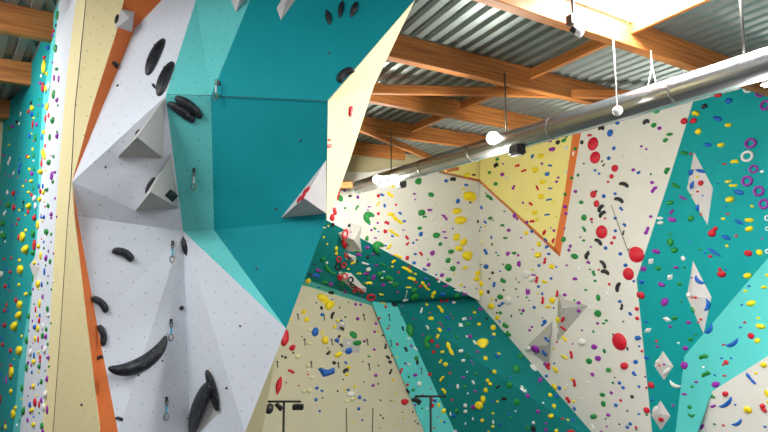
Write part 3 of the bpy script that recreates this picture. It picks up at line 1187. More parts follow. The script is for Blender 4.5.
ro 88 338 16 14 0
ys 167 375 50 22 -20
ys 188 347 20 12 -30
bs 252 376 26 16 0
ys 240 412 50 22 -50
rs 152 306 20 10 -20
ro 193 398 18 14 0
ro 319 379 14 10 0
ps 266 412 24 14 0
ps 370 418 32 14 10
rs 218 422 18 18 0
ys 147 428 36 12 0
gs 30 372 50 34 -30
gj 70 410 40 26 0
wo 330 393 20 16 0
wo 40 396 30 12 0
ws 318 62 34 14 -15
ws 258 134 34 14 35
ws 392 180 36 14 -35
ws 326 250 50 10 0
ws 380 316 44 14 -30
ws 296 14 30 20 40
wo 758 240 20 20 0
@384 288
yj 578 28 40 36 0
ko 626 23 18 24 0
ps 485 36 30 14 0
ws 442 14 42 14 -20
rj 346 79 20 18 0
rj 376 76 20 18 0
bs 398 87 20 12 0
wd 419 86 28 18 0
gs 437 44 30 26 0
ys 262 5 30 14 -30
ys 295 38 44 24 70
bs 351 37 34 20 0
yo 257 99 20 18 0
ys 340 127 54 20 -55
ws 225 134 36 16 75
wj 128 73 26 16 30
gj 184 12 36 30 0
gj 188 50 46 36 0
ko 62 98 34 30 0
yo 142 2 20 8 0
po 80 24 20 12 0
yj 283 182 36 16 0
yj 543 148 18 14 0
gs 534 131 22 16 0
ps 577 129 22 20 0
ps 518 183 18 16 0
wd 482 185 28 26 -30
wd 460 221 30 30 20
gj 500 220 22 22 0
bs 384 179 34 20 -20
go 437 296 24 20 0
bs 391 248 22 20 0
ws 262 236 30 14 -60
ys 334 252 30 18 -50
ys 323 290 30 20 70
yj 570 219 22 18 0
yj 657 239 30 26 -20
yj 660 279 22 16 -30
bs 650 292 24 16 0
go 664 310 16 12 0
ks 618 184 14 18 0
ge 155 253 46 84 15
gC 262 321 84 44 80
rj 291 318 20 20 0
rj 322 350 20 20 0
rj 299 383 20 20 0
ro 336 212 12 12 0
ro 350 227 12 12 0
ys 396 365 88 28 -65
yj 351 384 22 20 0
yt 591 336 64 60 -40
wo 497 291 14 14 0
pj 518 291 20 20 0
ws 544 327 28 16 -60
wj 462 379 26 24 0
go 498 401 20 18 0
po 560 383 20 16 0
yo 689 394 22 16 0
bs 680 409 30 24 0
yj 610 422 26 20 0
yj 647 108 32 34 0
yo 647 70 16 14 0
ko 673 73 12 18 0
bs 694 105 20 18 0
bs 711 92 16 20 0
gj 699 53 34 28 0
wj 744 75 40 44 0
yj 682 179 22 28 0
bs 694 201 16 12 -45
ko 678 148 12 12 0
gj 699 148 20 18 0
gs 731 225 38 28 -30
gs 748 276 36 26 -40
ko 764 167 10 20 0
ro 10 114 16 18 0
yo 6 97 14 12 0
rs 22 243 14 12 0
ro 33 226 12 12 0
ks 114 244 30 16 -70
ps 165 348 24 16 -60
ro 80 337 18 18 0
ks 9 350 34 16 80
ks 131 368 34 18 -60
ks 23 416 30 16 -40
rs 49 406 16 14 0
yo 76 417 18 12 0
gj 196 420 26 24 0
ws 190 364 30 14 -40
wo 148 303 22 14 0
po 177 186 14 10 0
po 235 283 12 16 0
po 107 108 12 10 0
ko 718 12 12 14 0
ko 556 4 12 8 0
ko 100 160 8 10 0
ro 276 150 10 10 0
ro 417 178 10 10 0
po 398 157 12 10 0
@384 360
ko 36 12 24 20 0
ks 40 70 36 16 65
rs 103 64 36 16 65
rj 276 86 22 20 0
pj 187 91 26 20 0
yo 54 117 20 18 0
ro 141 149 18 20 0
go 148 101 14 18 0
ks 143 186 34 18 -50
ks 153 216 26 14 -40
rj 122 254 36 40 0
ro 142 247 14 10 0
ke 190 240 54 30 0
go 175 180 26 20 30
wj 212 142 30 24 60
ws 150 27 14 24 0
po 128 21 16 14 0
rj 287 238 20 22 0
bj 306 244 22 18 0
rj 291 273 22 24 0
yj 331 270 18 22 0
yj 360 306 24 30 -40
yo 342 367 16 14 0
bo 362 373 14 16 0
ro 280 376 12 16 0
rs 300 408 18 10 0
ro 322 342 12 10 0
po 189 270 14 14 0
po 233 208 14 10 0
ro 282 173 12 10 0
go 228 290 14 14 0
wo 258 290 12 12 0
ko 173 311 10 12 0
ko 203 382 12 12 0
ko 187 367 10 10 0
ko 41 244 10 10 0
yo 62 244 12 10 0
yo 70 199 14 10 0
yo 118 350 16 10 0
yo 64 390 14 8 0
ro 110 314 12 8 0
yj 369 27 26 28 -45
ys 340 9 30 18 60
ks 200 14 16 36 0
wj 476 4 22 20 0
ro 397 79 16 18 0
yj 663 72 18 28 20
go 549 84 22 18 0
pj 476 106 18 18 0
wo 499 71 12 12 0
ys 347 112 40 18 50
ys 360 185 42 18 -50
wj 443 158 18 28 -10
ws 536 134 28 16 -60
yj 622 122 22 20 0
yj 637 144 24 22 -40
ks 683 160 30 20 30
gj 755 149 34 34 0
go 484 160 26 20 0
yj 611 180 26 28 0
ps 547 188 20 18 -20
wo 503 200 12 12 0
kj 721 232 34 22 0
yj 597 234 26 40 0
yj 574 270 44 44 0
pj 538 282 26 22 0
wj 489 272 20 22 0
wj 489 310 20 22 0
gj 437 306 26 30 0
bs 420 332 24 26 0
bo 651 246 18 14 0
yo 680 249 18 14 0
yo 654 320 18 16 0
yj 589 364 20 26 -30
yj 655 398 18 14 0
ws 655 372 12 26 0
bs 694 386 24 18 0
ws 534 353 10 24 0
wo 489 382 10 16 0
wo 428 426 24 14 0
bo 750 324 24 14 0
go 760 344 16 14 0
ko 736 106 14 10 0
bo 758 104 16 12 0
po 523 4 12 10 0
po 534 22 12 10 0
ko 636 72 14 14 0
bo 398 40 18 14 0
yo 628 428 16 8 0
ro 408 240 16 12 0
ws 399 324 8 28 0
bo 398 152 20 12 0
@256 180
go 508 110 34 42 0
rj 473 186 24 42 20
rj 459 224 30 40 0
ks 564 96 20 18 0
po 611 103 18 22 0
po 532 64 16 18 0
go 535 168 14 16 0
gs 606 165 36 16 60
ps 681 161 24 10 0
ps 671 180 18 10 0
rs 734 95 20 22 60
bs 757 89 26 18 -20
ys 733 142 32 14 60
bo 764 158 12 20 0
rs 734 202 18 22 50
gC 671 221 70 60 60
po 730 257 16 16 0
bo 681 265 14 12 0
po 692 300 18 16 0
go 713 291 22 16 -20
bo 735 309 14 10 0
gj 666 350 22 28 0
po 718 348 22 12 0
gC 728 399 70 60 60
ps 668 404 24 20 0
ko 560 273 20 20 0
rn 536 326 38 64 0
ro 530 383 32 50 -20
ko 549 387 10 16 0
po 569 312 8 10 0
kj 463 267 18 24 0
ys 482 411 18 30 0
yo 407 343 12 12 0
yo 428 385 10 12 0
yo 434 276 12 12 0
wo 540 240 30 18 0
@290 216
rn 341 233 26 34 0
ko 358 255 18 20 0
ys 379 280 34 16 30
rn 293 258 34 36 0
kn 290 300 40 48 0
rn 324 293 32 34 0
wo 221 280 18 16 0
gc 236 320 90 26 -45
ko 148 289 20 12 0
ps 172 326 38 18 -25
bs 156 356 44 26 -20
yj 112 388 28 26 0
ko 121 350 18 24 0
rn 329 362 36 40 0
rj 301 368 24 34 0
kn 362 382 38 40 0
kn 378 418 34 32 0
yo 350 317 18 10 0
yj 279 192 16 26 0
yj 279 224 20 20 0
ys 414 345 32 10 0
ws 452 285 46 12 -15
wj 472 320 24 28 -30
ps 458 345 36 14 -5
ps 413 231 36 16 -20
ko 466 245 22 24 0
ps 499 228 22 10 0
gs 410 215 40 10 -20
gj 536 347 28 26 0
gs 552 378 30 18 0
wo 554 372 18 14 0
ys 474 401 44 16 0
pj 503 367 22 30 0
ps 558 411 22 24 0
wo 596 400 22 12 0
gs 558 290 38 16 -20
wo 562 334 20 10 0
go 590 312 18 14 0
gj 634 411 30 26 0
gs 609 382 28 14 0
bo 484 300 12 14 0
ps 245 407 24 20 0
gs 209 396 36 16 0
ko 405 270 20 14 0
go 312 402 26 26 0
gs 320 342 30 12 0
bo 172 428 26 8 0
ps 518 296 20 14 0
go 440 402 20 18 0
go 472 372 22 14 0
gs 200 258 24 30 0
@256 288
yt 403 68 86 44 -40
yt 444 104 62 54 30
bj 389 10 36 30 0
ks 452 27 36 20 -10
ko 393 119 18 24 0
bo 456 70 14 10 0
ko 362 88 10 12 0
yj 285 146 28 24 0
yj 304 190 30 26 0
ks 458 164 46 20 70
bs 397 161 22 20 0
bj 357 264 40 44 -20
cs 325 254 30 22 0
yj 415 314 40 42 0
bs 485 316 30 26 -30
ko 499 291 18 24 -40
ks 512 344 28 16 -50
ks 435 389 32 20 45
yj 493 401 42 32 20
rj 218 361 34 34 30
ko 224 388 14 12 0
ks 176 417 18 16 0
ko 156 409 14 16 0
rj 175 298 48 84 -10
cs 320 333 34 24 -20
cj 254 411 32 24 0
ge 584 281 54 36 -40
ge 607 330 54 32 10
bj 558 377 40 36 0
wo 552 334 20 18 0
bs 512 196 16 12 0
ys 490 196 24 14 0
ys 472 233 18 30 -20
ks 515 242 30 20 -30
wo 518 214 26 14 0
po 598 98 18 18 0
po 628 100 18 16 0
pj 609 186 18 22 0
po 650 320 16 18 0
po 712 263 18 18 0
po 719 214 18 18 0
po 710 369 20 16 0
ro 740 181 18 18 0
yo 734 262 16 16 0
go 537 174 16 12 0
ko 502 117 8 14 0
go 554 86 10 10 0
po 534 22 18 24 0
ko 512 10 18 14 0
rn 620 10 34 36 0
rj 592 14 24 28 0
rn 690 53 52 44 -20
ys 752 38 30 12 -10
ys 758 88 24 12 -10
ko 640 28 40 14 0
ko 432 360 12 8 0
ks 452 26 34 18 0
go 678 410 20 12 0
ko 760 284 14 12 0
yj 398 268 14 22 0
ko 277 291 10 8 0
yo 210 190 16 16 0
@256 360
rl 136 152 114 36 78
rs 211 68 44 18 -25
kc 60 174 40 16 -25
bx 423 74 100 56 0
cj 395 42 28 16 0
ko 469 16 24 26 20
yj 555 45 22 20 0
ks 536 64 36 26 30
yo 546 88 28 18 0
ko 522 117 12 10 0
cj 313 37 22 24 0
cj 317 62 20 16 0
cj 337 104 28 18 0
cj 287 190 24 20 0
cj 320 185 26 28 0
bj 365 169 20 20 0
bs 395 185 22 12 -20
bj 361 238 20 18 0
ko 400 227 12 10 0
bo 382 307 18 16 0
cj 543 246 24 18 0
cj 577 238 26 26 0
wj 572 206 50 26 0
bo 554 179 20 16 0
yo 593 158 20 18 0
yo 532 177 16 16 0
bj 622 224 22 20 0
bs 651 241 20 12 -20
bj 617 292 18 18 0
bo 639 361 14 14 0
pj 719 93 20 18 0
pj 702 154 18 18 0
ko 490 186 12 12 0
ko 733 142 12 12 0
ko 747 241 12 12 0
ko 748 331 12 12 0
ko 735 34 12 10 0
ko 762 348 12 12 0
ko 89 52 12 12 0
ko 182 135 8 12 0
yo 580 377 12 10 0
bs 539 17 22 16 -40
ko 641 10 10 10 0
ro 257 154 12 10 0
ro 312 86 10 12 0
ko 648 132 10 8 0
ko 698 400 8 10 0
ko 744 406 8 8 0
@256 288
kq 252 174 10 38 0
kq 409 178 10 34 0
kq 648 176 10 38 0
kq 292 325 10 40 0
kq 455 325 10 36 0
kq 668 325 10 38 0
@256 360
kq 128 26 10 38 0
kq 332 28 10 38 0
kq 494 32 10 36 0
kq 679 42 10 40 0
@384 288
kq 33 178 9 40 0
kq 42 332 9 40 0
wq 133 40 8 50 0
@384 360
kq 224 66 9 40 0
@0 0
gj 348 92 24 46 10
ko 337 152 14 26 0
rj 325 185 20 22 0
pj 317 211 22 22 0
gj 337 292 30 44 0
bj 291 289 24 32 0
rj 270 346 28 22 0
ys 270 405 28 56 -60
po 317 375 16 16 0
gj 343 416 26 22 0
@0 72
wo 249 24 18 24 -30
yj 284 10 22 24 0
pj 327 36 20 34 0
pj 354 43 18 38 0
rj 262 94 30 54 0
wj 295 84 24 50 0
yj 281 98 26 34 0
bo 279 125 14 16 0
pj 245 66 28 20 0
gj 326 134 26 50 0
go 240 162 18 18 0
po 233 200 14 18 0
bo 259 201 14 26 0
pj 345 170 20 32 0
go 349 201 16 18 0
yj 287 210 24 50 0
ko 190 185 20 26 0
yj 198 216 36 30 0
rj 175 238 20 24 0
bj 195 254 24 28 0
ys 206 277 22 14 -30
go 227 257 14 32 0
rj 295 260 16 26 0
rj 276 277 16 44 0
gj 320 292 26 42 20
rc 199 314 42 20 90
pj 223 315 22 24 0
ko 103 300 20 26 0
we 125 251 12 24 40
pj 79 328 22 24 0
gj 58 337 24 24 0
ys 268 362 34 22 -40
gj 344 360 16 18 0
pj 346 385 20 38 0
gj 301 392 22 40 0
bj 253 392 16 34 0
gj 216 393 22 40 0
bj 180 384 26 26 -30
yo 192 371 18 12 0
ro 206 413 14 16 0
yo 4 426 14 14 0
wj 118 312 14 20 0
@0 144
yj 5 8 22 30 0
yo 54 4 22 12 0
ro 273 10 16 26 0
go 99 17 14 14 0
ps 24 67 22 14 -30
yo 198 32 18 22 -30
ys 266 62 50 24 -70
yj 177 80 24 20 0
rj 163 75 16 26 0
gj 205 69 18 28 0
gj 325 75 16 22 0
po 308 70 14 12 0
bo 122 90 18 18 0
ws 56 103 50 12 70
bs 126 124 28 12 60
bs 118 157 30 14 65
rc 252 114 44 22 80
gj 297 112 26 38 0
wo 204 101 16 16 0
yj 180 152 24 20 -20
gj 206 148 18 26 0
yj 250 168 34 36 0
yo 277 160 16 16 0
pj 196 177 26 26 0
pj 332 170 18 18 0
pj 315 190 24 50 0
ws 84 174 24 10 60
po 62 193 14 18 0
ro 106 196 12 12 0
po 35 180 12 14 0
yj 192 224 28 22 0
bo 135 223 14 22 0
ro 158 222 12 24 0
gj 320 229 16 22 0
yo 141 253 20 18 0
bj 236 254 20 30 0
bj 260 252 16 28 0
gj 203 263 14 30 0
gj 284 276 26 26 0
rj 245 284 20 32 0
ys 265 290 20 20 45
we 45 290 18 26 -40
rj 86 297 26 34 0
bo 107 290 14 24 0
bo 95 323 16 20 0
yj 175 290 26 18 -20
rj 193 306 24 22 -30
wj 212 326 30 34 0
yj 242 333 24 36 0
bs 242 302 8 10 0
yo 268 344 14 14 0
po 332 326 14 18 0
go 29 325 12 12 0
pj 2 352 14 26 0
gj 55 366 36 28 0
rj 88 380 28 34 0
yj 180 374 36 40 0
wj 216 372 24 40 0
gj 292 371 26 26 0
ro 272 376 12 16 0
bo 223 380 10 12 0
yo 117 398 18 16 0
rj 172 407 24 26 0
ws 30 416 26 14 60
pj 311 422 20 28 0
ys 153 428 22 10 0
kq 144 370 10 60 0
ko 248 426 16 10 0
@0 216
rj 115 20 18 20 0
ro 102 48 18 20 0
yo 156 6 26 18 0
gj 20 44 32 30 0
bo 77 56 12 24 0
rj 211 12 26 40 0
yj 230 54 28 50 0
bs 248 8 22 14 0
bj 266 8 18 28 0
yo 256 29 18 18 0
po 310 8 18 24 0
po 342 4 14 18 0
gj 284 94 32 34 0
go 309 109 18 22 0
yo 158 86 26 24 0
yj 143 124 44 56 0
rj 115 130 14 42 0
gj 25 118 34 32 -40
bo 71 114 12 26 0
wo 12 97 14 14 0
wo 32 154 12 14 0
gj 204 105 32 40 0
ro 250 137 10 12 0
bo 264 156 14 20 0
po 308 156 12 14 0
rj 211 172 26 60 0
yj 235 183 24 30 0
yj 162 202 46 58 0
gj 203 221 28 34 0
yj 246 238 24 48 0
go 265 192 14 18 0
ps 292 210 10 26 0
bo 84 222 12 24 0
po 322 224 12 22 0
pj 279 254 20 42 0
gj 304 272 20 30 0
rj 28 258 16 14 0
ro 71 252 18 20 0
yo 120 266 28 24 0
yj 131 320 54 50 0
yj 210 282 34 20 10
bo 231 289 10 12 0
go 275 295 14 16 0
bj 269 334 18 40 0
bo 40 320 14 24 0
rj 66 337 20 22 0
bo 58 368 16 18 0
wj 10 348 26 36 0
po 290 360 12 16 0
yj 234 408 34 42 0
bj 253 410 16 30 0
gj 288 402 16 18 0
yj 117 414 26 22 0
rj 34 420 20 24 0
bj 54 418 14 22 0
po 184 407 10 12 0
gs 200 372 12 26 -60
wo 318 392 16 24 0
@0 288
po 36 2 14 10 0
ro 62 18 14 14 0
yj 160 37 24 24 -30
gj 186 30 22 30 0
pj 200 6 16 14 0
yo 232 5 18 14 0
go 309 8 14 20 0
rj 99 74 24 32 0
yj 126 98 46 44 0
yj 241 92 22 46 0
ps 259 52 14 34 0
rj 43 102 18 26 0
rj 32 134 22 24 0
bo 50 134 18 26 0
go 207 97 12 16 0
rj 216 130 14 36 0
gj 288 126 24 36 0
po 288 126 12 24 0
yj 122 164 42 52 0
gj 176 166 22 34 0
bo 241 164 18 26 0
yo 224 164 18 20 0
rj 238 196 16 38 0
po 197 196 14 18 0
wj 292 166 20 26 0
go 307 210 18 14 0
rj 32 224 26 30 0
bo 12 220 10 26 0
yj 96 230 46 62 0
bj 212 235 22 32 0
yj 231 243 24 38 0
gj 281 246 18 28 0
wj 258 232 18 40 0
po 175 256 12 16 0
yo 133 289 22 20 0
gj 164 315 30 42 0
yj 213 306 22 36 0
rj 231 310 16 38 0
gj 259 286 22 36 0
pj 278 292 20 34 0
bo 13 298 12 38 0
rj 20 340 20 30 0
rj 67 376 30 28 0
yj 124 373 52 50 0
gj 289 337 16 22 0
po 254 355 12 28 0
bj 207 406 18 36 0
rj 243 416 20 30 0
yo 234 386 18 18 0
wj 186 390 26 50 0
wj 272 374 24 50 0
pj 293 418 22 24 0
yo 86 427 16 10 0
bo 58 404 14 14 0
ro 196 330 10 12 0
go 183 351 12 12 0
@0 360
rj 68 70 30 92 0
yj 76 72 38 60 0
yj 206 10 32 28 0
pj 171 16 16 18 0
ro 10 28 16 14 0
bo 4 84 16 36 0
gj 163 46 26 50 0
gj 239 38 22 34 0
rj 243 6 14 24 0
bo 193 73 18 24 0
yo 235 70 14 18 0
pj 190 32 14 22 0
go 296 38 16 18 0
go 273 63 14 14 0
pj 285 114 18 40 0
gj 252 129 22 30 0
yj 204 159 22 36 0
po 184 166 14 20 0
bo 232 144 12 22 0
yj 70 187 28 28 0
gj 136 170 26 40 0
ps 40 120 12 30 60
wj 276 207 30 52 0
yo 130 235 14 14 0
po 168 214 12 16 0
yo 222 212 14 22 0
rj 214 254 30 50 0
rj 237 268 18 40 0
pj 250 242 20 34 0
bj 182 268 24 34 0
rj 4 238 18 62 0
yj 97 287 26 26 0
yj 86 324 42 52 0
gj 145 306 24 52 20
yj 196 300 28 28 0
wj 264 285 28 42 0
pj 286 297 18 50 0
pj 184 316 14 22 0
bo 204 342 14 18 0
go 237 317 16 14 0
gj 120 364 14 20 0
pj 168 360 20 26 -30
yj 205 387 38 28 0
gj 256 396 24 36 -30
pj 260 424 20 20 0
wo 103 392 16 24 0
ro 35 374 14 16 0
yj 36 403 22 32 0
ko 14 410 12 28 0
ko 132 334 10 16 0
'''
ox = oy = 0
for ln in TXT.strip().splitlines():
    p = ln.split()
    if p[0][0] == '@': ox, oy = int(p[0][1:]), int(p[1]); continue
    c, s = p[0][0], p[0][1]; x, y, w, h, a = (float(v) for v in p[1:])
    x, y, w, h = ox + x / 6, oy + y / 6, w / 6, h / 6
    if any(q['c'] == c and abs(q['x'] - x) < 2.5 and abs(q['y'] - y) < 2.5 for q in HOLDS): continue
    HOLDS.append(dict(c=c, s=s, x=x, y=y, w=w, h=h, a=a))
keep = []
for q in HOLDS:
    ps = pose(q['x'], q['y'], q['w'], q['h'], q['a'])
    if ps is None: continue
    q['pose'] = ps; z = ps[6]
    q['vol'] = z.startswith('vol:'); q['zone'] = z
    if z == 'x': continue
    keep.append(q)
HOLDS = keep
HOLDS.sort(key=lambda q: -q['w'] * q['h'])
def mat4(q, zmul=1.0):
    loc, X, Y, n, la, lb, zone, pp = q['pose']
    s = q['s']; zh = min(la, lb)
    if s in 'cC': zh = lb * .9
    if s in 'slLS': zh = lb
    if s == 'n': zh = (la + lb) / 2
    if s == 'q': zh = .06
    if s == 'c': Y = -Y
    if s != 'q': zh = min(zh, 1.0 * pp * max(min(q['w'], q['h']), 1))
    m = Matrix(((X.x * la, Y.x * lb, n.x * zh, loc.x), (X.y * la, Y.y * lb, n.y * zh, loc.y), (X.z * la, Y.z * lb, n.z * zh, loc.z), (0, 0, 0, 1)))
    return m
SHW = {'C': 'fat kidney-shaped hold', 'o': 'round knob', 'e': 'oval hold', 'f': 'domed disc', 'j': 'chunky jug hold', 't': 'big lumpy hold', 's': 'sausage-shaped hold',
       'l': 'slim lens-shaped hold', 'c': 'curved crescent hold', 'n': 'ring hold', 'd': 'angular chip hold', 'x': 'wide bow-shaped hold', 'q': 'small quickdraw'}
SHN = {'C': 'kidney-shaped hold', 'o': 'knob', 'e': 'oval hold', 'f': 'disc', 'j': 'jug', 't': 'lump', 's': 'sausage hold', 'l': 'slim hold', 'c': 'crescent', 'n': 'ring', 'd': 'chip', 'x': 'bow hold', 'q': 'quickdraw'}
NM = {'C': 'kidney_hold', 'o': 'round_hold', 'e': 'oval_hold', 'f': 'disc_hold', 'j': 'jug_hold', 't': 'lumpy_hold', 's': 'sausage_hold', 'l': 'lens_hold', 'c': 'crescent_hold', 'n': 'ring_hold', 'd': 'chip_hold', 'x': 'bow_hold', 'q': 'quickdraw'}
BIG = [q for q in HOLDS if q['s'] != 'q'][:300]; SMALL = [q for q in HOLDS if q['s'] != 'q'][300:]; QD = [q for q in HOLDS if q['s'] == 'q']
for q in HOLDS:
    z = q['zone'].replace('vol:', '')
    q['zn'] = z
SHORTV = {}
def znname(q):
    z = q['zn']
    if q['vol']:
        w = z.replace('-shaped', '').split()
        for key, sh in (('red ring straddling', 'the white ring volume'), ('directly below the larger', 'the small white ring volume'), ('carrying red and black', 'the long white volume'),
                        ('upper tall kite', 'the upper kite volume'), ('lower tall kite', 'the lower kite volume'), ('upper small diamond', 'the upper diamond volume'),
                        ('lower small diamond', 'the lower diamond volume'), ('with blue holds next', 'the grey volume by the teal panel'), ('upper right of its twin', 'the upper grey triangular volume'),
                        ('grey box volume', 'the grey box volume'), ('ringed by tiny', 'the small grey volume'), ('pale diamond volume', 'the pale left diamond volume')):
            if key in z: return sh
        return 'a grey volume'
    return 'the ' + z
DIRS = ['right of', 'upper right of', 'above', 'upper left of', 'left of', 'lower left of', 'below', 'lower right of']
def direc(a, b):   # where a lies as seen from b
    t = math.degrees(math.atan2(-(a['y'] - b['y']), a['x'] - b['x'])) % 360
    return DIRS[int(((t + 22.5) % 360) // 45)]
def key1(q): return (q['c'], q['s'], znname(q))
from collections import Counter
VISZ = [q for q in HOLDS if q['s'] != 'q']
cnt = Counter(key1(q) for q in VISZ)
def neigh(q):
    out = [(((q['x'] - b['x']) ** 2 + (q['y'] - b['y']) ** 2) ** .5, id(b), b) for b in VISZ if b is not q and b['w'] * b['h'] > 9]
    out.sort(key=lambda t: t[:2]); return [t[2] for t in out[:3]]
for q in VISZ: q['nb'] = neigh(q)
def cw(b): return HC[b['c']][1]
k2 = Counter(); k3 = Counter()
def t2(q): b = q['nb'][0]; return key1(q) + (b['c'], b['s'], direc(q, b))
def t3(q): b = q['nb'][1]; return t2(q)[:-1] + (direc(q, q['nb'][0]), b['c'], direc(q, b))
for q in VISZ: k2[t2(q)] += 1; k3[t3(q)] += 1
ORD = ['', 'second', 'third', 'fourth', 'fifth', 'sixth', 'seventh', 'eighth', 'ninth', 'tenth', 'eleventh', 'twelfth', 'thirteenth', 'fourteenth', 'fifteenth', 'sixteenth', 'seventeenth', 'eighteenth', 'nineteenth', 'twentieth']
used = set()
def label(q):
    w = cw(q); s = SHW[q['s']]; z = znname(q)
    if cnt[key1(q)] == 1: return f"{w} {s}, the only one on {z}"
    b = q['nb'][0]
    if k2[t2(q)] == 1: return f"{w} {s} on {z}, just {direc(q, b)} a {cw(b)} {SHN[b['s']]}"
    same = sorted([b for b in VISZ if key1(b) == key1(q)], key=lambda b: b['y']); i = same.index(q)
    sh = SHW[q['s']] + 's'
    if i < 20: return f"{(ORD[i] + ' ').lstrip()}highest of the {w} {sh} on {z}"
    return f"{ORD[len(same) - 1 - i] + ' ' if len(same) - 1 - i < 20 else ''}lowest of the {w} {sh} on {z}".strip()
CACHE = {}
for i, q in enumerate(BIG):
    me = PROT['S'][0] if q['s'] == 's' and q['c'] == 'k' else PROT[q['s']][i % len(PROT[q['s']])]
    o = CACHE.get((q['s'], q['c'], me.name))
    if o is None:
        m2 = me.copy(); m2.materials.clear(); m2.materials.append(M['h' + q['c']]); CACHE[(q['s'], q['c'], me.name)] = m2
        o = m2
    ob = bpy.data.objects.new(NM[q['s']], o); COL.objects.link(ob); ob.matrix_world = mat4(q)
    lb = label(q)
    if lb in used:
        b = q['nb'][1]; l2 = f"{cw(q)} {SHW[q['s']]} on {znname(q)}, {direc(q, b)} a {cw(b)} {SHN[b['s']]}"
        if l2 not in used: lb = l2
    if len(lb.split()) > 16: lb = lb.replace('sausage-shaped hold', 'sausage hold').replace('lens-shaped hold', 'hold').replace(', just ', ', ').replace('chunky ', '').replace('curved ', '').replace('slim hold on', 'slim one on')
    used.add(lb); q['lb'] = lb
    if len(lb.split()) > 16: print('LONG', lb)
    tag(ob, lb, 'climbing hold', f"{cw(q)} climbing holds on {znname(q)}")
    if q['w'] * q['h'] > 45 and q['s'] not in 'ntclC':
        loc, X, Y, n, la, lbn, zone, pp = q['pose']
        bo = bpy.data.objects.new('bolt', BOLT); COL.objects.link(bo); bo.parent = ob
        hz = {'o': .40, 'e': .36, 'f': .22, 'j': .36, 's': .9, 'd': .33, 'x': .42}[q['s']]
        m = mat4(q); r = min(.014, .1 * min(la, lbn))
        if q['s'] == 's': hz = 1.0 * .95
        bo.matrix_parent_inverse = Matrix.Identity(4)
        bo.scale = (r / la, r / lbn, .06); bo.location = (0, 0, hz)
# the rest, beyond the three hundred largest, as one object
bm = bmesh.new(); cols = list(HC); 
for i, q in enumerate(SMALL):
    me = PROT[q['s']][i % len(PROT[q['s']])]
    k = len(bm.verts); kf = len(bm.faces)
    bm.from_mesh(me); bm.verts.ensure_lookup_table(); bm.faces.ensure_lookup_table()
    m = mat4(q)
    for v in bm.verts[k:]: v.co = m @ v.co
    for f in bm.faces[kf:]: f.material_index = cols.index(q['c'])
so = bm_obj('small_holds', bm)
for c in cols: so.data.materials.append(M['h' + c])
tag(so, 'hundreds of tiny climbing holds of all colours scattered over the background walls', 'climbing holds', kind='stuff')
QL = ['upper left', 'upper middle', 'upper right', 'middle left', 'middle', 'middle right', 'lower left', 'lower', 'lower centre', 'lower right']
for i, q in enumerate(QD):
    me = PROT['q'][0].copy(); me.materials.append(M['h' + q['c']])
    ob = bpy.data.objects.new('hanging_quickdraw', me); COL.objects.link(ob); ob.matrix_world = mat4(q)
    nb = neigh(q)[0]
    tag(ob, f"tiny dark hanging quickdraw on {znname(q)}, {direc(q, nb)} a {cw(nb)} {SHN[nb['s']]}", 'quickdraw', 'tiny quickdraws on the background walls')

# ================================================================ BIG BLACK HOLDS AND RED HOLDS ON THE TOWER
def tower_hold(c, s, x, y, w, h, a, lab, mat='fibre', cat='climbing hold', bolts=2, group='black fibreglass holds on the tower'):
    q = dict(c=c, s=s, x=x, y=y, w=w, h=h, a=a); q['pose'] = pose(x, y, w, h, a); 
    me = PROT[s][0].copy(); me.materials.clear(); me.materials.append(M[mat])
    nm = {'L': 'long_hold', 'S': 'bean_hold', 'l': 'long_hold', 's': 'sausage_hold', 'o': 'round_hold', 'c': 'crescent_hold', 'e': 'oval_hold', 'j': 'jug_hold', 'd': 'block_hold'}[s]
    ob = bpy.data.objects.new(nm, me); COL.objects.link(ob); ob.matrix_world = mat4(q)
    md = ob.modifiers.new('smooth', 'SUBSURF'); md.levels = 1; md.render_levels = 1
    if s == 'd': ob.modifiers.remove(md)
    tag(ob, lab, cat, group)
    for t in ((-.2, .2) if bolts == 2 else (0,)) if bolts else ():
        la, lb = q['pose'][4], q['pose'][5]
        bo = bpy.data.objects.new('bolt', BOLT); COL.objects.link(bo); bo.parent = ob; bo.matrix_parent_inverse = Matrix.Identity(4)
        zt_ = {'L': .6, 'S': .7, 'l': .6, 's': .8, 'c': .65, 'o': .42, 'e': .34, 'j': .36, 'd': .34}[s]
        bo.scale = (.012 / la, .012 / lb, .06); bo.location = (t, (.25 if s == 'c' else 0), zt_)
    return ob
PROT['blade'] = None
B = 'black'
tower_hold('k', 'L', 155, 57, 41, 10.5, 66, 'upper of two long black speckled holds on the white tower face')
tower_hold('k', 'L', 165, 79, 38, 11, 68, 'lower of two long black holds, just above the grey pyramid volume')
tower_hold('k', 'l', 154, 86, 7, 3.5, -55, 'little black fin beside the lower long black hold', bolts=0)
tower_hold('k', 'L', 189.5, 106.5, 35, 12.5, -38, 'upper black long hold of the pair on the turquoise tower face')
tower_hold('k', 'L', 182, 111.5, 34, 11.5, -36, 'lower black long hold of the pair on the turquoise tower face')
tower_hold('k', 's', 115, 64.5, 8, 5, -50, 'small black hold on the orange tower stripe', bolts=1)
tower_hold('k', 'e', 116.8, 19, 10.5, 4, 75, 'black hold on the left side of the small white volume', bolts=0)
tower_hold('k', 'S', 124, 253.5, 25, 11, -27, 'black bean-shaped hold in the middle of the white tower face')
tower_hold('k', 'S', 101, 303.5, 23, 10, -45, 'black slanting hold just right of the orange stripe, below the bean-shaped one')
tower_hold('k', 'S', 102.8, 335, 23, 9, -78, 'upright black hold overlapping the orange stripe edge')
tower_hold('k', 's', 100, 357, 7, 4, 20, 'tiny black hold in the middle of the orange stripe', bolts=0)
tower_hold('k', 'c', 142, 360, 69, 22, 30, 'huge black banana-shaped hold low on the white tower face')
tower_hold('k', 's', 119.5, 418.5, 8.5, 4.5, -20, 'small black foothold at the bottom right of the orange stripe', bolts=0)
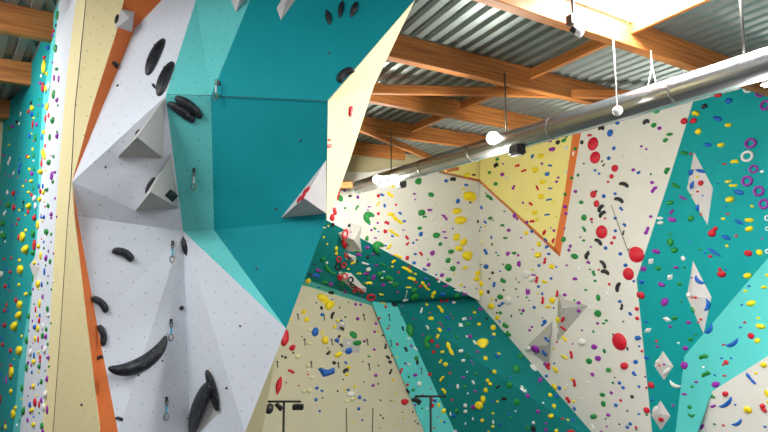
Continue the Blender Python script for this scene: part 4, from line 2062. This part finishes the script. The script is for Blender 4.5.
tower_hold('k', 'l', 185, 246, 21, 5.5, -80, 'thin black diamond-shaped hold at the tower edge under the turquoise face')
tower_hold('k', 'o', 181.5, 308, 5, 5, 0, 'small black knob on the tower edge between two quickdraws', bolts=0)
tower_hold('k', 'L', 213, 390, 44, 10, -75, 'rear black long hold of the crossed pair at the tower foot')
tower_hold('k', 'L', 200.5, 407, 54, 14, 68, 'front glossy black long hold of the crossed pair at the tower foot')
tower_hold('k', 'e', 150.5, 186, 21, 8, 64, 'black half-round hold behind the lower grey pyramid volume', bolts=0)
tower_hold('k', 'l', 137.5, 132, 8, 3.5, 50, 'thin dark chip on the ridge of the upper grey pyramid volume', bolts=0)
tower_hold('k', 'd', 171.5, 195.5, 14, 12, -20, 'square black hold on the lower grey pyramid volume', 'hk', bolts=0)
tower_hold('k', 'l', 328.5, 17.3, 16.5, 7, -78, 'left of the three black holds near the top of the dark teal face')
tower_hold('k', 'l', 341, 9, 19, 6.5, 80, 'middle of the three black holds near the top of the dark teal face')
tower_hold('k', 'l', 354, 9.5, 18, 7.5, 68, 'right of the three black holds near the top of the dark teal face')
tower_hold('k', 'S', 344.5, 74.5, 22, 10, 38, 'black boot-shaped hold at the edge of the dark teal face')
g = 'red holds on the tower'
tower_hold('r', 'j', 350.5, 111, 7.5, 6, 60, 'red hold high on the cream side of the tower', 'hr', bolts=0, group=g)
tower_hold('r', 'j', 329.3, 140, 3.5, 3, 0, 'upper of two small red holds at the cream edge', 'hr', bolts=0, group=g)
tower_hold('r', 'j', 329.6, 146, 5.5, 4, 0, 'lower of two small red holds at the cream edge', 'hr', bolts=0, group=g)
tower_hold('r', 's', 307, 190.5, 7, 4, 30, 'upper red hold on the lilac-grey pyramid volume', 'hr', bolts=0, group=g)
tower_hold('r', 's', 301.8, 198, 9, 4.2, 35, 'lower red hold on the lilac-grey pyramid volume', 'hr', bolts=0, group=g)
tower_hold('r', 'l', 338.6, 193.5, 17, 2.6, 76, 'thin red hold seen edge-on along the cream side of the tower', 'hr', bolts=0, group=g)
for (x, y, l) in ((329, 53, 'upper right of the dark teal face'), (300.5, 140.5, 'middle of the dark teal face'), (276, 209, 'dark teal face left of the pyramid volume'), (256.5, 268.5, 'lower dark teal face'),
                  (117.5, 85.5, 'white face beside the orange stripe'), (105.5, 167, 'shaded white face'), (226.5, 388, 'grey lower tower face'), (240, 326, 'grey lower face near its top'), (81.5, 404.5, 'cream tower panel near the bottom')):
    tower_hold('w', 'o', x, y, 2.6, 2.6, 0, 'small grey screw plate on the ' + l, 'bolt', 'bolt hanger', 0, 'small bolt hangers on the tower')

# --- quickdraws on the tower
def quickdraw(x, y0, y1, lab, sling=True, out=.03):
    q = hit(x, y0 + 1); loc, n, z = q; top = loc; fwd = top.y
    o = empty('quickdraw', top); tag(o, lab, 'quickdraw', 'quickdraws hanging on the tower')
    H = (y1 - y0) / F * fwd; dn = Vector((0, 0, -1)); sd = Vector((1, 0, 0)); off = n * out
    bm = bmesh.new(); box(bm, top + n * .012, sd, dn, n, .035, .06, .02); bm_obj('bolt_plate', bm, M['dark'], o)
    def carab(c, r1, nm, m, rh):
        pts = [c + sd * (r1 * math.cos(t)) * (1.0 if math.sin(t) > 0 else .8) + dn * (-rh * math.sin(t)) + off for t in [2 * math.pi * k / 14 for k in range(15)]]
        tube_obj(nm, pts, .0065, m, o, 6)
    carab(top + dn * .045 * 1.0, .018, 'upper_carabiner', M['rod'], .04)
    bm = bmesh.new(); box(bm, top + dn * (H * .47) + off, sd, dn, n, .02, H * .36, .008); bm_obj('sling', bm, M['sling'] if sling else M['cord'], o)
    carab(top + dn * (H * .82), .032, 'lower_carabiner', M['rod'], H * .17)
    tube_obj('gate', [top + dn * (H * .74) + sd * .03 + off * 1.1, top + dn * (H * .88) + sd * .028 + off * 1.1], .0065, M['gold'], o, 6)
quickdraw(219, 83, 105, 'highest quickdraw, on the edge between turquoise and dark teal faces', False, .11)
quickdraw(194, 169, 190, 'quickdraw on the light turquoise tower face', False)
quickdraw(172.5, 242, 262, 'highest of three blue-slung quickdraws on the white tower face')
quickdraw(170.5, 320, 339, 'middle blue-slung quickdraw, just above the tip of the huge banana-shaped hold')
quickdraw(166, 398, 418, 'lowest blue-slung quickdraw on the white tower face')

# ================================================================ DUCT AND LAMPS
DZ = 2.6; DV = 7.5; DR = .2
dt = empty('ventilation_duct', world(7, DV, DZ)); tag(dt, 'long shiny round metal ventilation duct hanging diagonally under the roof', 'duct')
DRA = lambda u: .2 + .004 * (u + 1.5)
tube_obj('duct_pipe', [world(u, DV, DZ) for u in (16.4, 12, 8, 4, 1, -1.5)], [DRA(u) for u in (16.4, 12, 8, 4, 1, -1.5)], M['duct'], dt, 40)
for u in (2.2, 4.1, 6.6, 9.2, 11.6, 14.2):
    bm = bmesh.new(); tube(bm, [world(u - .012, DV, DZ), world(u + .012, DV, DZ)], DRA(u) + .008, 40); bm_obj('joint_ring', bm, M['rod'], dt, True)
for (u, k) in ((3.15, 0), (8.0, 1), (13.7, 2)):
    tube_obj('hanger_rod', [world(u, DV, DZ + DRA(u) - .01), world(u, DV, 4.3)], .02, M['rod'], dt, 8)
pz = P(626, 58, 8.4)
# cable hanger (Y shape) between duct and deck
ch = empty('cable_hanger', P(650, 80, 8.6)); tag(ch, 'thin wire hanger splitting in a Y above the duct', 'hanger')
tube_obj('wire', [P(651, 51, 8.4), P(652, 66, 8.2)], .008, M['cord'], ch, 6)
tube_obj('wire', [P(652, 66, 8.2), P(648, 86, 8.1)], .008, M['cord'], ch, 6)
tube_obj('wire', [P(652, 66, 8.2), P(656, 84, 8.1)], .008, M['cord'], ch, 6)
# white ball sensor on its cord
sb = empty('hanging_sensor', P(617.5, 110, 7.4)); tag(sb, 'small white ball hanging on a thin cord in front of the duct', 'sensor')
bm = bmesh.new(); bmesh.ops.create_icosphere(bm, subdivisions=3, radius=.082)
for v in bm.verts: v.co += P(617.5, 111, 7.4)
bm_obj('ball', bm, M['whiteplastic'], sb, True)
tube_obj('cord', [P(613, 36, 7.4), P(615, 70, 7.4), P(617, 106, 7.4)], .012, M['cord'], sb, 6)

def floodlight(x, y, d, bx, by, bd, lab, r=.16, power=120, body='dark', bs=.32):
    c = P(x, y, d); o = empty('floodlight', c); tag(o, lab, 'lamp', 'floodlights along the duct')
    bm = bmesh.new(); bmesh.ops.create_icosphere(bm, subdivisions=3, radius=r)
    for v in bm.verts: v.co += c
    bm_obj('bulb', bm, M['glow'], o, True)
    tc = P(bx, by, bd); dd = (tc - c).normalized()
    tube_obj('arm', [c, tc], .03, M['dark'], o)
    bm = bmesh.new(); box(bm, tc, U, V, Vector((0, 0, 1)), bs * 1.1, bs * .8, bs * .8)
    bmesh.ops.bevel(bm, geom=bm.edges[:], offset=.04, segments=2, affect='EDGES'); bm_obj('housing', bm, M[body], o)
    bm = bmesh.new()
    for k in range(5): box(bm, tc + V * (-.1 + k * .05 * bs / .32) + Vector((0, 0, bs * .48)), U, V, Vector((0, 0, 1)), bs * .8, .012, bs * .25)
    bm_obj('cooling_fins', bm, M['bolt'], o)
    ld = bpy.data.lights.new('lamp_light', 'POINT'); ld.energy = power; ld.shadow_soft_size = r * 1.3; ld.color = (1, .97, .87)
    lo = bpy.data.objects.new('lamp_light', ld); COL.objects.link(lo); lo.location = c + Vector((0, 0, -.55)) + V * .25; lo.parent = o; lo.matrix_parent_inverse = Matrix.Translation(-c)
floodlight(377, 179.5, 16.0, 401, 184, 15.6, 'farthest glowing floodlight at the left end of the duct', r=.15, bs=.34, power=520)
floodlight(493, 138, 10.6, 517, 150, 10.2, 'glowing floodlight on the middle of the duct below a long rod', r=.15, bs=.32, power=850)
floodlight(752, 62, 6.2, 766, 84, 6.5, 'nearest glowing floodlight at the right end of the duct', r=.14, power=260, body='whiteplastic', bs=.12)
# small spotlight fixed under the skylight beam
sp_ = empty('ceiling_spotlight', P(572, 24, 7.2)); tag(sp_, 'small spotlight fixed under the beam left of the skylight', 'lamp')
tube_obj('mount_rod', [P(572.5, -4, 7.2), P(572.5, 20, 7.2)], .022, M['dark'], sp_)
bm = bmesh.new(); box(bm, P(571, 20, 7.2), U, V, Vector((0, 0, 1)), .12, .1, .16); bm_obj('ballast_box', bm, M['bolt'], sp_)
tube_obj('lamp_body', [P(572, 29, 7.2), P(577, 32, 7.15)], .06, M['dark'], sp_, 12)
tube_obj('lamp_shade', [P(577, 31.5, 7.15), P(581.5, 33, 7.1)], [.055, .075], M['whiteplastic'], sp_, 12)

# --- light stands on the floor
def stand(xp, yb, x0, x1, d, fixtures, lab):
    b = P(xp, yb, d); o = empty('light_stand', (b.x, b.y, 0)); tag(o, lab, 'light stand', 'T-shaped lighting stands')
    tube_obj('pole', [Vector((b.x, b.y, 0)), b], .035, M['dark'], o); tube_obj('crossbar', [P(x0, yb, d), P(x1, yb, d)], .03, M['dark'], o)
    for k in range(3):
        a = 2 * math.pi * k / 3 + .4; tube_obj('leg', [Vector((b.x, b.y, 1.0)), Vector((b.x + .7 * math.cos(a), b.y + .7 * math.sin(a), .02))], .02, M['dark'], o)
    for (kind, x, y, w) in fixtures:
        c = P(x, y, d - .05); s = w / F * d
        f = empty('spotlight', c); f.parent = o; f.matrix_parent_inverse = Matrix.Translation(-Vector(o.location))
        tube_obj('bracket', [c, P(x, yb, d)], .012, M['dark'], f, 6)
        if kind == 'par':
            tube_obj('can', [c + Vector((0, .14, 0)), c - Vector((0, .1, 0))], [s * .35, s * .5], M['dark'], f, 16)
            tube_obj('lens', [c - Vector((0, .1, 0)), c - Vector((0, .11, 0))], s * .4, M['bolt'], f, 16)
        elif kind == 'box':
            bm = bmesh.new(); box(bm, c, Vector((1, 0, 0)), Vector((0, 1, 0)), Vector((0, 0, 1)), s, .16, s * .45)
            bmesh.ops.bevel(bm, geom=bm.edges[:], offset=.02, segments=1, affect='EDGES'); bm_obj('bar_lamp', bm, M['dark'], f)
        else:
            tube_obj('can', [c + Vector((-s * .4, 0, s * .3)), c + Vector((s * .4, -.05, -s * .25))], [s * .22, s * .32], M['dark'], f, 12)
stand(284, 401.5, 267.5, 301, 14, [('par', 269.5, 408, 9), ('tilt', 279, 406.5, 8), ('box', 298, 407, 10.5)], 'black T-shaped light stand in front of the beige lower back wall')
stand(430.5, 396.3, 415, 446, 14, [('tilt', 417, 400.5, 8), ('box', 431.5, 404, 1.5)], 'black T-shaped light stand in front of the narrow turquoise panel')
for (x, l) in ((346.5, 'left'), (373, 'right')):
    a = hit(x, 408)[0]; b = hit(x + (1 if l == 'left' else -1), 452)[0]
    o = tube_obj('hanging_rope', [a - Vector((0, .05, 0)), b - Vector((0, .05, 0))], .022, M['rope'], None, 6); tag(o, f'{l} one of two thin ropes at the foot of the beige wall', 'rope', 'ropes on the beige wall')
# rope down the white right wall
a = SIDE(611, 205, .996); b = SIDE(629, 254, .996); o = tube_obj('hanging_rope', [a, b], .009, M['rope'], None, 6); tag(o, 'thin rope hanging beside black holds on the white right wall', 'rope')

# ================================================================ LIGHT
w = bpy.data.worlds.new('hall_daylight'); scene.world = w; w.use_nodes = True
bg = w.node_tree.nodes['Background']; bg.inputs[0].default_value = (1, 1, 1, 1); bg.inputs[1].default_value = .26
def area(name, loc, tgt, sx, sy, e, col=(1, 1, 1)):
    ld = bpy.data.lights.new(name, 'AREA'); ld.shape = 'RECTANGLE'; ld.size = sx; ld.size_y = sy; ld.energy = e; ld.color = col
    o = bpy.data.objects.new(name, ld); COL.objects.link(o); o.location = loc
    o.rotation_euler = (Vector(tgt) - Vector(loc)).to_track_quat('-Z', 'Y').to_euler(); return o
area('skylight_daylight', world(3.95, 7.0, ZD + .1), world(3.95, 7.0, 0), 2.6, 2.6, 900, (.97, .98, 1))
area('tower_fill_light', (-6.5, 1.0, CAM.z + 5.2), (-3.5, 4.5, CAM.z), 4, 4, 1050, (.98, .99, 1))  # added unseen key light, upper left, to brighten the tower; no opening modelled
area('tower_fill_light', (2.5, .8, CAM.z + 5.2), (.5, 3.6, CAM.z - 1), 4, 4, 290, (.98, .99, 1))  # weaker unseen fill added on the right; no skylight belongs to it
area('side_bay_fill_light', (-9.5, 6.6, CAM.z + 3.9), (-8.0, 9.2, CAM.z - 1.5), 2.5, 1.5, 330, (1, 1, .97))  # lamp added out of view to lift the dark left bay
scene.view_settings.view_transform = 'Standard'; scene.view_settings.look = 'None'; scene.view_settings.gamma = 1
scene.view_settings.exposure = 0.0
